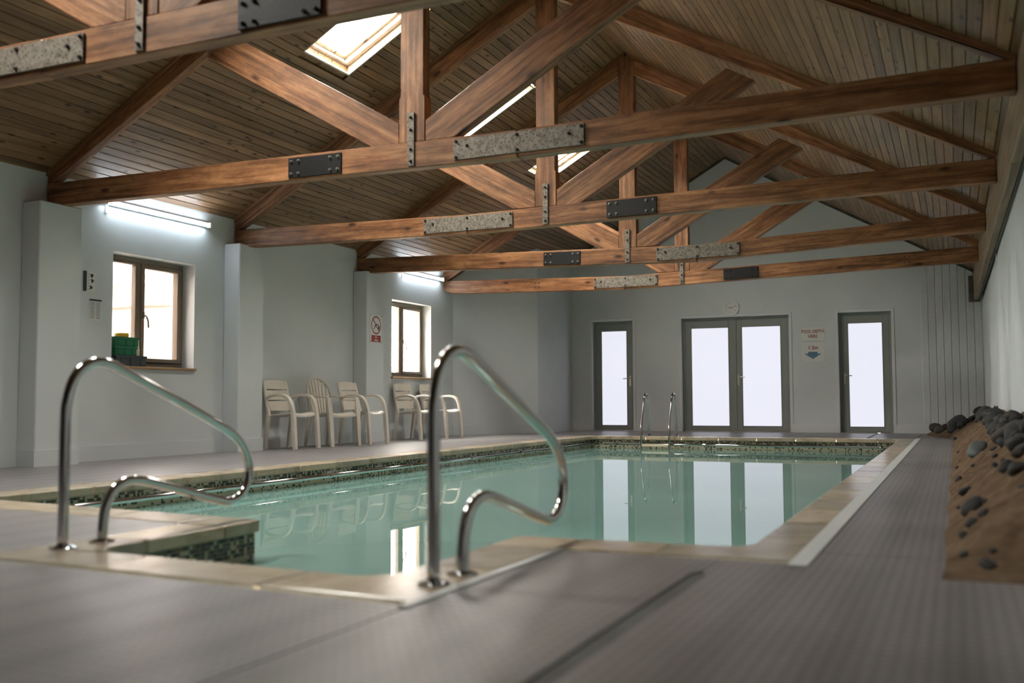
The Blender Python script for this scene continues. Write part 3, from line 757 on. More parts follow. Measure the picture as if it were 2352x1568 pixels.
    if i == 4:
        for bx in (-6.135, -0.571):
            for a in (-.03, .03):
                for c in (-.035, .035):
                    w = mb().box(bx+a-.022, bx+a+.022, y0-.004, y0+.001, pc(bx)+c-.022, pc(bx)+c+.022).build('washer', M['batten_wood'], r)
                    mb().lathe([(.008, 0), (.008, .010), (.005, .012)], lambda u, v, h: (bx+a+u, y0-.004-h, pc(bx)+c+v), 6).build('bolt', M['bolt_dark'], w)
    return r
for i in range(5): truss(i)

# eave beam along the right wall
r = root('eave_beam', (0.4, 10, 2.2), 'long weathered eave beam along the top of the right wall', 'beam')
def along(b, off0, off1, z0, z1, ya, yb, fa=xeave):
    v = []
    for z in (z0, z1):
        for y in (ya, yb):
            v += [(fa(y)+off0, y, z), (fa(y)+off1, y, z)]
    return b.add(v, [(0,2,3,1), (4,5,7,6), (0,1,5,4), (2,6,7,3), (0,4,6,2), (1,3,7,5)])
RZ = Matrix.Rotation(math.pi/2, 4, 'Z')
for a, c in ((YF, 7.6), (7.604, 13.4), (13.404, 17.92)):
    fix_normals(along(mb(), 0, .07, 2.20, 2.655, a, c).build('beam_length', M['eave_wood'], r, rot=RZ, bevel=.006))
for a, c in ((YF, 5.4), (5.41, 8.9), (8.91, 12.0), (12.01, 15.2), (15.21, 17.9)):
    ob = fix_normals(along(mb(), .072, .094, 2.185+.01*random.random(), 2.60, a, c).build('packing_length', M['eave_dark_wood'], r, rot=RZ, bevel=.004))
ob = mb().box(xeave(17.95)-.075, xeave(17.95)+.10, 17.925, 17.985, 2.17, 2.60).build('end_post', M['eave_dark_wood'], r, bevel=.005); ob['label'] = 'dark end board'
# cable drop on right wall
o = mb().tube([(xwall(12)-.025, 12.3, 2.30), (xwall(12)-.028, 12.28, 2.12), (xwall(12)-.03, 12.25, 2.05), (xwall(12)-.032, 12.22, 2.07)], .006, 6).build('hanging_cable', M['white_plastic'])
tag(o, 'short white cable end hanging below the right eave beam', 'cable')

# ------------------------------------------------------------------ swimming pool
pool = root('swimming_pool', (-3.1, 9.5, -1.3), 'rectangular indoor pool with stone coping and mosaic tile band', 'pool')
nP = len(POOL)
WL = 0.035      # coping overhang
def offset_pt(i, d):
    p0, p1, p2 = Vector(POOL[i-1]), Vector(POOL[i]), Vector(POOL[(i+1) % nP])
    d1 = (p1-p0).normalized(); d2 = (p2-p1).normalized()
    n1 = Vector((d1.y, -d1.x)); n2 = Vector((d2.y, -d2.x))
    k = d/(1+n1.dot(n2)); return p1 + (n1+n2)*k
WALLP = [offset_pt(i, WL) for i in range(nP)]
b = mb()
for i in range(nP):
    p, q = WALLP[i], WALLP[(i+1) % nP]
    b.add([(p.x, p.y, -1.3), (q.x, q.y, -1.3), (q.x, q.y, -.05), (p.x, p.y, -.05)], [(0, 1, 2, 3)])
base = len(b.v); b.add([(p.x, p.y, -1.3) for p in WALLP], [tuple(range(nP))])
basin = b.build('basin', M['basin'], pool)
# coping stones
fz = lambda u, v, w: (u, v, w)
def stone(poly, nm='coping_stone'):
    return fix_normals(mb().prism([tuple(p) for p in poly], fz, -.055, .001).build(nm, M['coping_stone'], pool, bevel=.008, seg=2))
REFLEX = {4, 7}
JG = .0085
for i in range(nP):
    c = Vector(POOL[i]); pv = Vector(POOL[i-1]); nx = Vector(POOL[(i+1) % nP])
    d1 = (pv-c).normalized(); d2 = (nx-c).normalized()
    if i in REFLEX:
        rr = .05
        arc = [c+d1*rr+d2*rr - (d2*math.cos(a)+d1*math.sin(a))*rr for a in [k*math.pi/8 for k in range(5)]]
        stone([c+d1*CW, c+d1*CW+d2*CW, c+d2*CW] + arc[::-1])
    else:
        rr = .13; w2 = CW if i not in (5,) else .2
        ll = .30
        n1, n2 = -d2, -d1
        arc = [c+d1*rr+d2*rr - (d2*math.cos(a)+d1*math.sin(a))*rr for a in [k*math.pi/12 for k in range(7)]]
        stone([c+d1*ll] + arc + [c+d2*ll, c+d2*ll+n2*CW, c+n1*CW+n2*CW, c+d1*ll+n1*CW])
for i in range(nP):
    j = (i+1) % nP; p, q = Vector(POOL[i]), Vector(POOL[j]); d = (q-p).normalized(); n_ = Vector((d.y, -d.x))
    a0 = CW if i in REFLEX else .30; a1 = CW if j in REFLEX else .30
    ln = (q-p).length - a0 - a1
    if ln < .03: continue
    k = max(1, round(ln/.60)); step = ln/k
    for m_ in range(k):
        s0 = p+d*(a0+m_*step+JG); s1 = p+d*(a0+(m_+1)*step-JG)
        stone([s0, s1, s1+n_*CW, s0+n_*CW])
# dark grout bed under the coping joints
b = mb()
for i in range(nP):
    j = (i+1) % nP; p, q = Vector(POOL[i]), Vector(POOL[j]); d = (q-p).normalized(); n_ = Vector((d.y, -d.x))
    b.add([(*(p+n_*.01), -.005), (*(q+n_*.01), -.005), (*(q+n_*(CW-.01)), -.005), (*(p+n_*(CW-.01)), -.005)], [(0, 1, 2, 3)])
b.build('joint_bed', M['mortar'], pool)
# mosaic band
TP = .020; ROWS = 12
def wall_tiles(i):
    p, q = WALLP[i], WALLP[(i+1) % nP]; d = (q-p).normalized(); n_ = Vector((-d.y, d.x)); L_ = (q-p).length
    return p, d, n_, int(L_/TP)
tb = mb(); shade = []
def shade_of(rw):
    u = random.random()
    if rw < 4: return u*.79 if u < .62 else .9
    return u if u < .2 else .9
first = None; cnt = 0
grout = mb()
for i in range(nP):
    p, d, n_, k = wall_tiles(i); q = WALLP[(i+1) % nP]
    for rw in range(ROWS):
        for c in range(k):
            zc = -.062-(rw+.5)*TP; s = p+d*((c+.5)*TP)+n_*.004; h = TP*.43
            if i == 4 and rw < 5:
                if first is None:
                    first = mb().prism([(-h, -h), (h, -h), (h, h), (-h, h)], lambda u, v, w: (u, w, v), -.003, .003).build('tile', M['tile_obj'], pool, local=True, bevel=0); ob = first
                else:
                    ob = first.copy(); C.objects.link(ob); ob.parent = pool
                ob.matrix_basis = Matrix.Translation(Vector((s.x, s.y, zc))-wl(pool)) @ Matrix.Rotation(math.atan2(d.y, d.x), 4, 'Z')
                cnt += 1
            else:
                D3, N3 = Vector((d.x, d.y, 0)), Vector((n_.x, n_.y, 0))
                tb.obox((s.x, s.y, zc), D3, N3, Vector((0, 0, 1)), h, .003, h); sh = shade_of(rw); shade += [sh]*6
    grout.add([(p.x+n_.x*.0025, p.y+n_.y*.0025, -.055), (q.x+n_.x*.0025, q.y+n_.y*.0025, -.055), (q.x+n_.x*.0025, q.y+n_.y*.0025, -.062-ROWS*TP), (p.x+n_.x*.0025, p.y+n_.y*.0025, -.062-ROWS*TP)], [(3, 2, 1, 0)])
mosaic = tb.build('mosaic_tiles', M['tile_attr'], pool); mosaic['kind'] = 'stuff'; mosaic['label'] = 'small cream, tan and dark green mosaic tiles'
at = mosaic.data.attributes.new('shade', 'FLOAT', 'FACE'); at.data.foreach_set('value', shade)
grout.build('tile_grout', M['grout'], pool)
# steps in the recess, seen faintly through the water
for k in range(3):
    mb().box(-3.1, -1.75, 2.9+.32*k, 2.9+.32*(k+1), -1.28, -.42-.26*k).build('step', M['basin'], pool)
wp = mb(); wp.add([(p.x, p.y, WATER) for p in WALLP], [tuple(range(nP))])
water = wp.build('pool_water', M['water']); tag(water, 'still teal water mirroring the doors and window', 'water', kind='stuff')

# grab rails along the pool walls
def grab(path, brackets, lab_):
    r = root('pool_rail', path[0], lab_, 'rail')
    mb().tube(path, .019, 12).build('tube', M['chrome'], r, smooth=True)
    for p, q in brackets:
        mb().tube([p, q], .011, 8).build('bracket', M['chrome'], r, smooth=True)
    for p, q in brackets:
        d_ = (Vector(path[1])-Vector(path[0])).normalized()
        mb().tube([Vector(p)-d_*.02, Vector(p)+d_*.02], .024, 10).build('collar', M['chrome'], r)
ys = [4.9+1.5*k for k in range(8)]
grab([(-5.39, 4.45, -.115), (-5.39, 15.38, -.115)], [((-5.39, y, -.115), (-5.475, y, -.115)) for y in ys if y < 15.3], 'chrome rail fixed low along the long left pool wall')
xs_ = [-5.05, -3.6, -2.3, -1.0]
grab([(-5.16, 15.43, -.12), (-0.92, 15.43, -.12)], [((x, 15.43, -.12), (x, 15.525, -.12)) for x in xs_], 'chrome rail fixed low along the far end of the pool')

# looped entry handrails
HR = [(0,0),(0,.25),(0,.52),(.008,.59),(.028,.655),(.062,.705),(.11,.737),(.165,.748),(.22,.742),(.28,.722),(.50,.635),(.72,.548),(.90,.474),(1.0,.428),(1.07,.378),(1.118,.315),(1.14,.25),(1.135,.19),(1.105,.14),(1.06,.109),(1.0,.097),(.93,.105),(.70,.166),(.48,.225),(.41,.241),(.345,.245),(.285,.229),(.24,.19),(.213,.13),(.203,.06),(.20,0)]
def smooth_path(pts, sub=4):
    out = []; P_ = [Vector(p) for p in pts]; n_ = len(P_)
    for i in range(n_-1):
        p0, p1, p2, p3 = P_[max(i-1, 0)], P_[i], P_[i+1], P_[min(i+2, n_-1)]
        for k in range(sub):
            t = k/sub
            out.append(.5*((2*p1)+(-p0+p2)*t+(2*p0-5*p1+4*p2-p3)*t*t+(-p0+3*p1-3*p2+p3)*t*t*t))
    out.append(P_[-1]); return out
def handrail(x, y, lab_):
    r = root('pool_handrail', (x, y, 0), lab_, 'handrail', 'looped handrails at the entry steps')
    mb().tube(smooth_path([(0, a, b_) for a, b_ in HR]), .0215, 20, side=(1, 0, 0)).build('tube', M['chrome'], r, smooth=True, local=True)
    for a in (0, .20):
        mb().lathe([(.052, 0), (.052, .006), (.036, .012), (.024, .016)], lambda u, v, h: (u, a+v, h+.001), 20).build('base_flange', M['chrome'], r, local=True)
handrail(-3.26, 2.925, 'chrome looped handrail on the left side of the steps, in front of the window')
handrail(-1.525, 2.81, 'taller looking chrome looped handrail on the right side, in front of the far chairs')

# ladder at the far end
r = root('pool_ladder', (-4.4, 15.5, 0), 'chrome ladder with two hooped rails at the far pool edge', 'ladder')
for x in (-4.60, -4.145):
    pts = [(x, 15.40, -.95), (x, 15.40, -.3), (x, 15.40, .10), (x, 15.43, .22), (x+.0, 15.50, .42), (x, 15.565, .585), (x, 15.61, .655), (x, 15.67, .685), (x, 15.73, .665), (x, 15.775, .60), (x, 15.80, .50), (x, 15.83, .25), (x, 15.85, 0)]
    mb().tube(smooth_path(pts, 3), .019, 14, side=(1, 0, 0)).build('rail', M['chrome'], r, smooth=True)
    mb().lathe([(.045, 0), (.045, .006), (.03, .012), (.021, .015)], lambda u, v, h: (x+u, 15.85+v, h), 16).build('base_flange', M['chrome'], r)
for z in (-.135, -.39, -.64):
    ob = mb().box(-4.585, -4.16, 15.35, 15.44, z-.018, z+.018).build('tread', M['cream_plastic'], r, bevel=.008, seg=2); ob['label'] = 'cream moulded tread'

# ------------------------------------------------------------------ chairs
def slat_chair():
    """armchair facing +X, local metres"""
    r = root('garden_chair', (0, 0, 0)); hw = .245; Rm = M['resin']
    # seat
    n_, m_ = 9, 7; v = []; f = []
    for side in (0, 1):
        for i in range(n_):
            for j in range(m_):
                u = -.20+.44*i/(n_-1); w = -hw+.02+(2*hw-.04)*j/(m_-1); e = abs(2*j/(m_-1)-1)
                z = .405+.035*(i/(n_-1))**1.0 + .02*e**2 - (.03 if i == n_-1 else 0) - (.022 if side else 0)
                v.append((u, w, z))
    k = n_*m_
    for i in range(n_-1):
        for j in range(m_-1):
            a = i*m_+j; f.append((a, a+m_, a+m_+1, a+1)); f.append((k+a+1, k+a+m_+1, k+a+m_, k+a))
    for i in range(n_-1):
        a = i*m_; f.append((a, k+a, k+a+m_, a+m_)); a = i*m_+m_-1; f.append((a+m_, k+a+m_, k+a, a))
    for j in range(m_-1):
        f.append((j+1, k+j+1, k+j, j)); a = (n_-1)*m_+j; f.append((a, k+a, k+a+1, a+1))
    b = mb(); b.add(v, f); autosmooth(fix_normals(b.build('seat', Rm, r, local=True)), 50)
    # back: three broad curved slats between two uprights
    def bx(z): return -.225-.30*(z-.42)+.04*(z-.42)
    bb = root('backrest', (0, 0, 0)); bb.parent = r
    for z0, z1 in ((.47, .588), (.604, .722), (.738, .85)):
        v = []; f = []; nn = 9
        for j in range(nn):
            t = 2*j/(nn-1)-1; y = t*(hw-.03); c = .035*(1-t*t); rnd = (.03*abs(t)**4 if z1 > .8 else 0)
            for zz, xx in ((z0, 0), (z1-rnd, 0), (z1-rnd, .018), (z0, .018)):
                v.append((bx(zz)-c+xx, y, zz))
        for j in range(nn-1):
            for q in range(4):
                w = (q+1) % 4; f.append((j*4+q, j*4+w, j*4+4+w, j*4+4+q))
        f += [(3, 2, 1, 0), tuple(range((nn-1)*4, nn*4))]
        b = mb(); b.add(v, f); autosmooth(fix_normals(b.build('slat', Rm, bb, local=True)))
    for s in (-1, 1):
        y = s*(hw-.012)
        b = mb(); b.band([(-.215, y, .40), (bx(.52), y, .52), (bx(.65), y, .65), (bx(.80), y*.97, .80), (bx(.84), y*.93, .84)], .022, [.020,.018,.016,.014,.010], (0, 1, 0))
        fix_normals(b.build('upright', Rm, bb, local=True, bevel=.004))
        y = s*hw
        b = mb(); b.band([(-.215, y, .42), (-.245, y, .25), (-.285, y, .0)], [.028,.027,.022], [.026,.024,.018], (0, 1, 0))
        fix_normals(b.build('leg', Rm, r, local=True, bevel=.004))
        b = mb(); b.band(smooth_path([(.243, y, .43), (.258, y, .28), (.285, y, .0)], 3), .030, [.028]*3+[.026]*3+[.021], (0, 1, 0))
        fix_normals(b.build('leg', Rm, r, local=True, bevel=.004))
        pts = smooth_path([(bx(.60)+.01, y, .615), (-.18, y*1.04, .645), (-.05, y*1.06, .66), (.06, y*1.06, .655), (.15, y*1.05, .625), (.205, y*1.03, .56), (.23, y*1.01, .49), (.243, y, .42)], 3)
        m2 = len(pts); b = mb(); b.band(pts, [.024+.010*math.sin(math.pi*i/(m2-1)) for i in range(m2)], [.014+.012*(i/(m2-1))**2 for i in range(m2)], (0, 1, 0))
        autosmooth(fix_normals(b.build('armrest', Rm, r, local=True, bevel=.004)), 50)
    return r
def fan_chair():
    r = root('garden_chair', (0, 0, 0)); Rm = M['resin']
    n_, m_ = 8, 8; v = []; f = []
    for side in (0, 1):
        for i in range(n_):
            for j in range(m_):
                t = i/(n_-1); hw = .20+.045*t; e = 2*j/(m_-1)-1
                v.append((-.19+.43*t, hw*e, .40+.03*t+.018*e*e-(.035 if i == n_-1 else 0)-(.024 if side else 0)))
    k = n_*m_
    for i in range(n_-1):
        for j in range(m_-1):
            a = i*m_+j; f.append((a, a+m_, a+m_+1, a+1)); f.append((k+a+1, k+a+m_+1, k+a+m_, k+a))
    for i in range(n_-1):
        a = i*m_; f.append((a, k+a, k+a+m_, a+m_)); a = i*m_+m_-1; f.append((a+m_, k+a+m_, k+a, a))
    for j in range(m_-1):
        f.append((j+1, k+j+1, k+j, j)); a = (n_-1)*m_+j; f.append((a, k+a, k+a+1, a+1))
    b = mb(); b.add(v, f); autosmooth(fix_normals(b.build('seat', Rm, r, local=True)), 50)
    bb = root('backrest', (0, 0, 0)); bb.parent = r
    def bp(y, z):
        return (-.215-.24*(z-.42)+.55*y*y, y, z)
    rim = []
    for k2 in range(17):
        a = math.pi*(k2/16); y = .235*math.cos(a); z = .64+.245*math.sin(a)
        rim.append(bp(y, z))
    rim = [bp(.205, .44), bp(.222, .54)] + rim + [bp(-.222, .54), bp(-.205, .44)]
    b = mb(); b.tube(rim, .022, 8, flat=.55); autosmooth(b.build('rim', Rm, bb, local=True), 60)
    for k2 in range(7):
        t = (k2-3)/3; y0, y1 = .135*t, .195*t; zt = .64+.235*math.sqrt(max(0, 1-(y1/.235)**2))
        pts = [bp(y0+(y1-y0)*u, .425+(zt-.425)*u) for u in (0, .35, .7, 1)]
        b = mb(); b.band(pts, [.014, .018, .021, .019], .006, (0, 1, 0)); fix_normals(b.build('slat', Rm, bb, local=True))
    for s in (-1, 1):
        pts = smooth_path([bp(s*.235, .66), (-.13, s*.285, .645), (0, s*.295, .64), (.13, s*.29, .635), (.215, s*.283, .62)], 3)
        b = mb(); b.band(pts, .026, .010, (0, 1, 0)); autosmooth(fix_normals(b.build('armrest', Rm, r, local=True, bevel=.004)), 50)
        b = mb(); b.band([(.215, s*.283, .628), (.235, s*.275, .42), (.255, s*.27, .2), (.275, s*.268, 0)], [.036, .040, .036, .028], [.010, .022, .020, .016], (0, 1, 0))
        fix_normals(b.build('leg', Rm, r, local=True, bevel=.005))
        b = mb(); b.band([(-.205, s*.205, .44), (-.245, s*.215, .22), (-.285, s*.225, 0)], [.030, .028, .022], [.022, .018, .014], (0, 1, 0))
        fix_normals(b.build('leg', Rm, r, local=True, bevel=.005))
    return r
GRP = 'resin garden chairs against the window wall'
sc = slat_chair()
spots = [(-7.50, 10.16, -.07, 'slatted resin armchair at the left end of the row, beside the pilaster'),
         (-7.35, 11.56, -.02, 'slatted resin armchair in front of the pilaster with the no diving sign'),
         (-7.50, 13.26, -.10, 'slatted resin armchair directly below the far window'),
         (-7.47, 14.02, -.08, 'slatted resin armchair at the far end, partly behind the right handrail')]
for k, (x, y, a, lb) in enumerate(spots):
    o = sc if k == 0 else copy_tree(sc)
    o.location = (x, y, 0); o.rotation_euler = (0, 0, a); o.scale = (.85, .88, 1); tag(o, lb, 'chair', GRP)
fc = fan_chair(); fc.location = (-7.42, 10.90, 0); fc.rotation_euler = (0, 0, -.10); fc.scale = (.88, 1, 1)
tag(fc, 'round backed resin armchair with fanned vertical slats', 'chair', GRP)

# ------------------------------------------------------------------ wall lamps
def tube_lamp(y0, y1, lab_):
    r = root('tube_lamp', (XL, (y0+y1)/2, 2.6), lab_, 'lamp', 'fluorescent wall lamps above the windows')
    mb().box(XL, XL+.045, y0-.02, y1+.02, 2.585, 2.64).build('body', M['white_plastic'], r, bevel=.006)
    for y in (y0, y1): mb().box(XL+.045, XL+.095, y-.014, y+.014, 2.575, 2.635).build('end_cap', M['white_plastic'], r, bevel=.004)
    t = mb().tube([(XL+.075, y0+.014, 2.605), (XL+.075, y1-.014, 2.605)], .015, 14).build('tube', M['lamp_tube'], r, smooth=True)
    mb().box(XL, XL+.02, y0+.05, y0+.08, 2.50, 2.585).build('bracket', M['white_plastic'], r)
tube_lamp(7.42, 8.95, 'lit fluorescent tube above the near window with the green boxes')
tube_lamp(13.35, 14.66, 'lit fluorescent tube above the far window')

# ------------------------------------------------------------------ text helper
def text_mesh(name, body, size, fn, mat, parent, bold=0.0, sx=1.0, align='CENTER'):
    cu = bpy.data.curves.new(name, 'FONT'); cu.body = body; cu.size = size; cu.align_x = align; cu.align_y = 'CENTER'; cu.offset = bold; cu.resolution_u = 3
    t = bpy.data.objects.new('tmp', cu); C.objects.link(t); bpy.context.view_layer.update()
    me = bpy.data.meshes.new_from_object(t)
    vs = [fn(v.co.x*sx, v.co.y) for v in me.vertices]; fs = [tuple(p.vertices) for p in me.polygons]
    bpy.data.objects.remove(t); bpy.data.meshes.remove(me)
    b = mb(); b.add(vs, fs); return b.build(name, mat, parent)

# ------------------------------------------------------------------ clock
cx_, cz_ = -3.716, 2.262; Y0 = YB
r = root('wall_clock', (cx_, Y0, cz_), 'round white wall clock above the double doors', 'clock')
cf = lambda u, v, h: (cx_+u, Y0-h, cz_+v)
mb().lathe([(.140, 0), (.143, .012), (.143, .030), (.136, .038), (.126, .036), (.122, .022), (.122, .018)], cf, 40).build('rim', M['white_plastic'], r, smooth=False)
mb().lathe([(.1225, .018), (.1225, .020)], cf, 40).build('dial', M['paper'], r)
for h in range(12):
    a = math.pi/2-2*math.pi*h/12
    text_mesh('numeral', str(h if h else 12), .026, lambda u, v, a=a: (cx_+.098*math.cos(a)+u, Y0-.0206, cz_+.098*math.sin(a)+v), M['ink_grey'], r, bold=.0006)
def hand(nm, ang, l0, l1, w, y, mat):
    d = Vector((math.sin(ang), 0, math.cos(ang))); s = Vector((math.cos(ang), 0, -math.sin(ang)))
    c = Vector((cx_, Y0-y, cz_)) + d*(l1-l0)/2
    mb().obox(c, s, Vector((0, 1, 0)), d, w, .0008, (l1+l0)/2).build(nm, mat, r)
hand('hour_hand', math.radians(273), .012, .068, .0042, .0235, M['ink_dark'])
hand('minute_hand', math.radians(68), .014, .104, .003, .0255, M['ink_dark'])
hand('second_hand', math.radians(128), .02, .10, .0012, .0272, M['ink_grey'])
mb().lathe([(.007, .02), (.007, .03)], cf, 12).build('hub', M['ink_dark'], r)

# ------------------------------------------------------------------ pool depth sign
sx0, sx1, sz0, sz1 = -2.49, -2.085, 1.245, 1.855; ys_ = YB-.006
r = root('depth_sign', ((sx0+sx1)/2, YB, sz0), 'white notice reading POOL DEPTH HERE 1·2m with a blue arrow', 'sign')
mb().box(sx0, sx1, ys_, YB, sz0, sz1).build('board', M['sign_face'], r, bevel=.002)
mid = (sx0+sx1)/2; yt = ys_-.0006
T2 = lambda z, dx=0: (lambda u, v: (mid+dx+u, yt, z+v))
text_mesh('lettering', 'POOL DEPTH', .079, T2(1.782), M['ink_maroon'], r, bold=.0022, sx=.83)
text_mesh('lettering', 'HERE', .079, T2(1.695), M['ink_maroon'], r, bold=.0022, sx=.86)
text_mesh('lettering', '1·2m', .090, T2(1.495), M['ink_maroon'], r, bold=.003, sx=.95)
b = mb(); ns = 80; pv = None
for k in range(ns+1):
    u = k/ns; x = sx0+.008+(sx1-sx0-.016)*u; ph = (u*10) % 1.0
    z = 1.602+.012*(1-abs(math.sin(math.pi*ph)))
    if pv: b.add([(pv[0], yt, pv[1]-.003), (x, yt, z-.003), (x, yt, z+.003), (pv[0], yt, pv[1]+.003)], [(0, 1, 2, 3)])
    pv = (x, z)
b.build('wave_line', M['ink_blue'], r)
arr = [(-.085, .062), (.075, .062), (.075, .030), (.145, .030), (-.004, -.066), (-.152, .030), (-.085, .030)]
b = mb(); b.add([(mid+p[0], yt, 1.362+p[1]) for p in arr], [tuple(range(7))[::-1]]); b.build('arrow', M['ink_blue'], r)
for x in (sx0+.02, sx1-.02):
    for z in (sz0+.022, sz1-.022):
        mb().lathe([(.006, 0), (.006, .003)], lambda u, v, h: (x+u, ys_-h, z+v), 8).build('screw', M['bolt_dark'], r)

# ------------------------------------------------------------------ no diving sign on the pilaster
y0_, y1_, z0_, z1_ = 12.135, 12.447, 1.42, 1.825; xs0 = XP+.006
r = root('diving_sign', (XP, (y0_+y1_)/2, z0_), 'white no diving notice with a red ring on the far pilaster', 'sign')
mb().box(XP, xs0, y0_, y1_, z0_, z1_).build('board', M['sign_face'], r, bevel=.002)
xf = xs0+.0006; yc, zc, R1, R2 = 12.292, 1.675, .131, .112
b = mb(); n_ = 40
vs = []
for k in range(n_):
    a = 2*math.pi*k/n_; vs += [(xf, yc+R1*math.cos(a), zc+R1*math.sin(a)), (xf, yc+R2*math.cos(a), zc+R2*math.sin(a))]
b.add(vs, [(2*k, 2*((k+1) % n_), 2*((k+1) % n_)+1, 2*k+1) for k in range(n_)])
b.build('red_ring', M['ink_red'], r)
d_ = Vector((0, .707, -.707)); s_ = Vector((0, .707, .707)); c_ = Vector((xf+.0004, yc, zc))
mb().obox(c_, d_, s_, Vector((1, 0, 0)), .115, .009, .0002).build('red_bar', M['ink_red'], r)
def yzpoly(nm, pts, mat):
    b = mb(); b.add([(xf+.0002, yc+p[0], zc+p[1]) for p in pts], [tuple(range(len(pts)))]); return b.build(nm, mat, r)
yzpoly('figure', [(-.062, -.058), (-.052, -.062), (-.03, -.032), (.0, -.006), (.03, .008), (.062, .014), (.06, .022), (.02, .022), (-.02, .004), (-.045, -.025)], M['ink_dark'])
yzpoly('edge_block', [(.055, -.075), (.09, -.055), (.09, .002), (.055, .002)], M['ink_dark'])
o = mb().box(xs0, xs0+.0008, y0_+.03, y1_-.03, z0_+.012, z0_+.108).build('red_panel', M['ink_red'], r)
fT = lambda z: (lambda u, v: (xs0+.0012, yc+u, z+v))
text_mesh('lettering', 'No', .042, fT(z0_+.082), M['sign_face'], r, bold=.001)
text_mesh('lettering', 'diving', .042, fT(z0_+.038), M['sign_face'], r, bold=.001)
for y in (y0_+.012, y1_-.012):
    for z in (z0_+.012, z1_-.012):
        mb().lathe([(.007, 0), (.007, .003)], lambda u, v, h: (xs0+h, y+u, z+v), 8).build('screw', M['bolt_dark'], r)

# ------------------------------------------------------------------ paper notices by the near window
r = root('wall_notice', (XL, 7.29, 1.68), 'small notice with a dark strip and little pictures, left of the near window', 'notice')
mb().box(XL, XL+.003, 7.215, 7.37, 1.68, 1.885).build('sheet', M['paper'], r)
mb().box(XL+.003, XL+.004, 7.215, 7.262, 1.682, 1.883).build('dark_strip', M['ink_dark'], r)
for k, (a, c) in enumerate(((7.325, 1.84), (7.33, 1.79), (7.315, 1.725))):
    b = mb(); b.add([(XL+.0036, a+.018*math.cos(t)*(1+.5*math.sin(3*t+k)), c+.020*math.sin(t)) for t in [2*math.pi*q/10 for q in range(10)]], [tuple(range(10))]); b.build('picture', M['ink_dark'], r)
for k in range(6): mb().box(XL+.003, XL+.0035, 7.272, 7.296, 1.70+.03*k, 1.708+.03*k).build('text_line', M['ink_grey'], r)
r = root('wall_notice', (XL, 7.38, 1.395), 'white text sheet with a dark heading bar, below the picture notice', 'notice')
mb().box(XL, XL+.003, 7.300, 7.458, 1.395, 1.612).build('sheet', M['paper'], r)
mb().box(XL+.003, XL+.004, 7.303, 7.455, 1.592, 1.610).build('heading_bar', M['ink_dark'], r)
for cidx in (0, 1):
    z = 1.578
    for k in range(11):
        w_ = .05+.012*random.random(); y = 7.312+.073*cidx
        mb().box(XL+.003, XL+.0035, y, y+w_, z-.007, z).build('text_line', M['ink_grey'], r); z -= .0155

# ------------------------------------------------------------------ things on the near window sill
Z0 = .955
def crate(nm, x0, x1, y0, y1, z0, z1, mat, lab_, cat, ribs=3):
    r = root(nm, ((x0+x1)/2, (y0+y1)/2, z0), lab_, cat)
    b = mb(); t = .006
    b.prism([(x0+.012, y0+.012), (x1-.012, y0+.012), (x1-.012, y1-.012), (x0+.012, y1-.012)], fz, z0, z0+t)
    for (a, c, d, e) in ((x0, x0+t, y0, y1), (x1-t, x1, y0, y1), (x0, x1, y0, y0+t), (x0, x1, y1-t, y1)): b.box(a, c, d, e, z0+.002, z1)
    b.build('body', mat, r, bevel=.002)
    b = mb(); e = .008
    b.box(x0-e, x1+e, y0-e, y0, z1-.02, z1); b.box(x0-e, x1+e, y1, y1+e, z1-.02, z1); b.box(x0-e, x0, y0, y1, z1-.02, z1); b.box(x1, x1+e, y0, y1, z1-.02, z1)
    b.build('rim', mat, r)
    for k in range(ribs):
        y = y0+(y1-y0)*(k+.5)/ribs; mb().box(x1, x1+.005, y-.01, y+.01, z0+.006, z1-.02).build('rib', mat, r)
    mb().box(x0-e, x1+e, y0-e, y1+e, z1, z1+.006).build('lid', mat, r, bevel=.002)
    return r
crate('storage_tray', -8.01, -7.85, 7.66, 8.075, Z0, 1.06, M['grey_plastic'], 'dark grey tray at the bottom of the stack on the window sill', 'tray')
crate('storage_box', -8.01, -7.87, 7.665, 7.96, 1.067, 1.157, M['green_plastic'], 'lower green plastic box in the stack on the window sill', 'box')
crate('storage_box', -8.01, -7.87, 7.66, 7.985, 1.165, 1.252, M['green_plastic'], 'upper green plastic box under the yellow lid on the window sill', 'box')
r = root('tub_lid', (-7.94, 7.82, 1.259), 'yellow round lid on top of the green boxes', 'lid')
lf_ = lambda u, v, h: (-7.94+u, 7.82+v, 1.259+h)
mb().lathe([(.062, 0), (.068, .004), (.068, .036), (.062, .042)], lf_, 24).build('cap', M['yellow_plastic'], r)
for k in range(16):
    a = 2*math.pi*k/16; c = Vector((-7.94+.0685*math.cos(a), 7.82+.0685*math.sin(a), 1.279))
    mb().obox(c, Vector((math.cos(a), math.sin(a), 0)), Vector((-math.sin(a), math.cos(a), 0)), Vector((0, 0, 1)), .002, .005, .014).build('grip_rib', M['yellow_plastic'], r)
r = root('chemical_jug', (-7.965, 8.04, 1.067), 'cream plastic jug standing on the grey tray beside the green boxes', 'jug')
jf = lambda u, v, h: (-7.965+u*.85, 8.035+v, 1.067+h)
mb().lathe([(.042, 0), (.05, .01), (.05, .07), (.044, .10), (.04, .15), (.046, .175), (.046, .178)], jf, 24).build('body', M['cream_plastic'], r, smooth=True)
mb().lathe([(.048, .178), (.048, .186), (.044, .19)], jf, 24).build('rim', M['cream_plastic'], r)

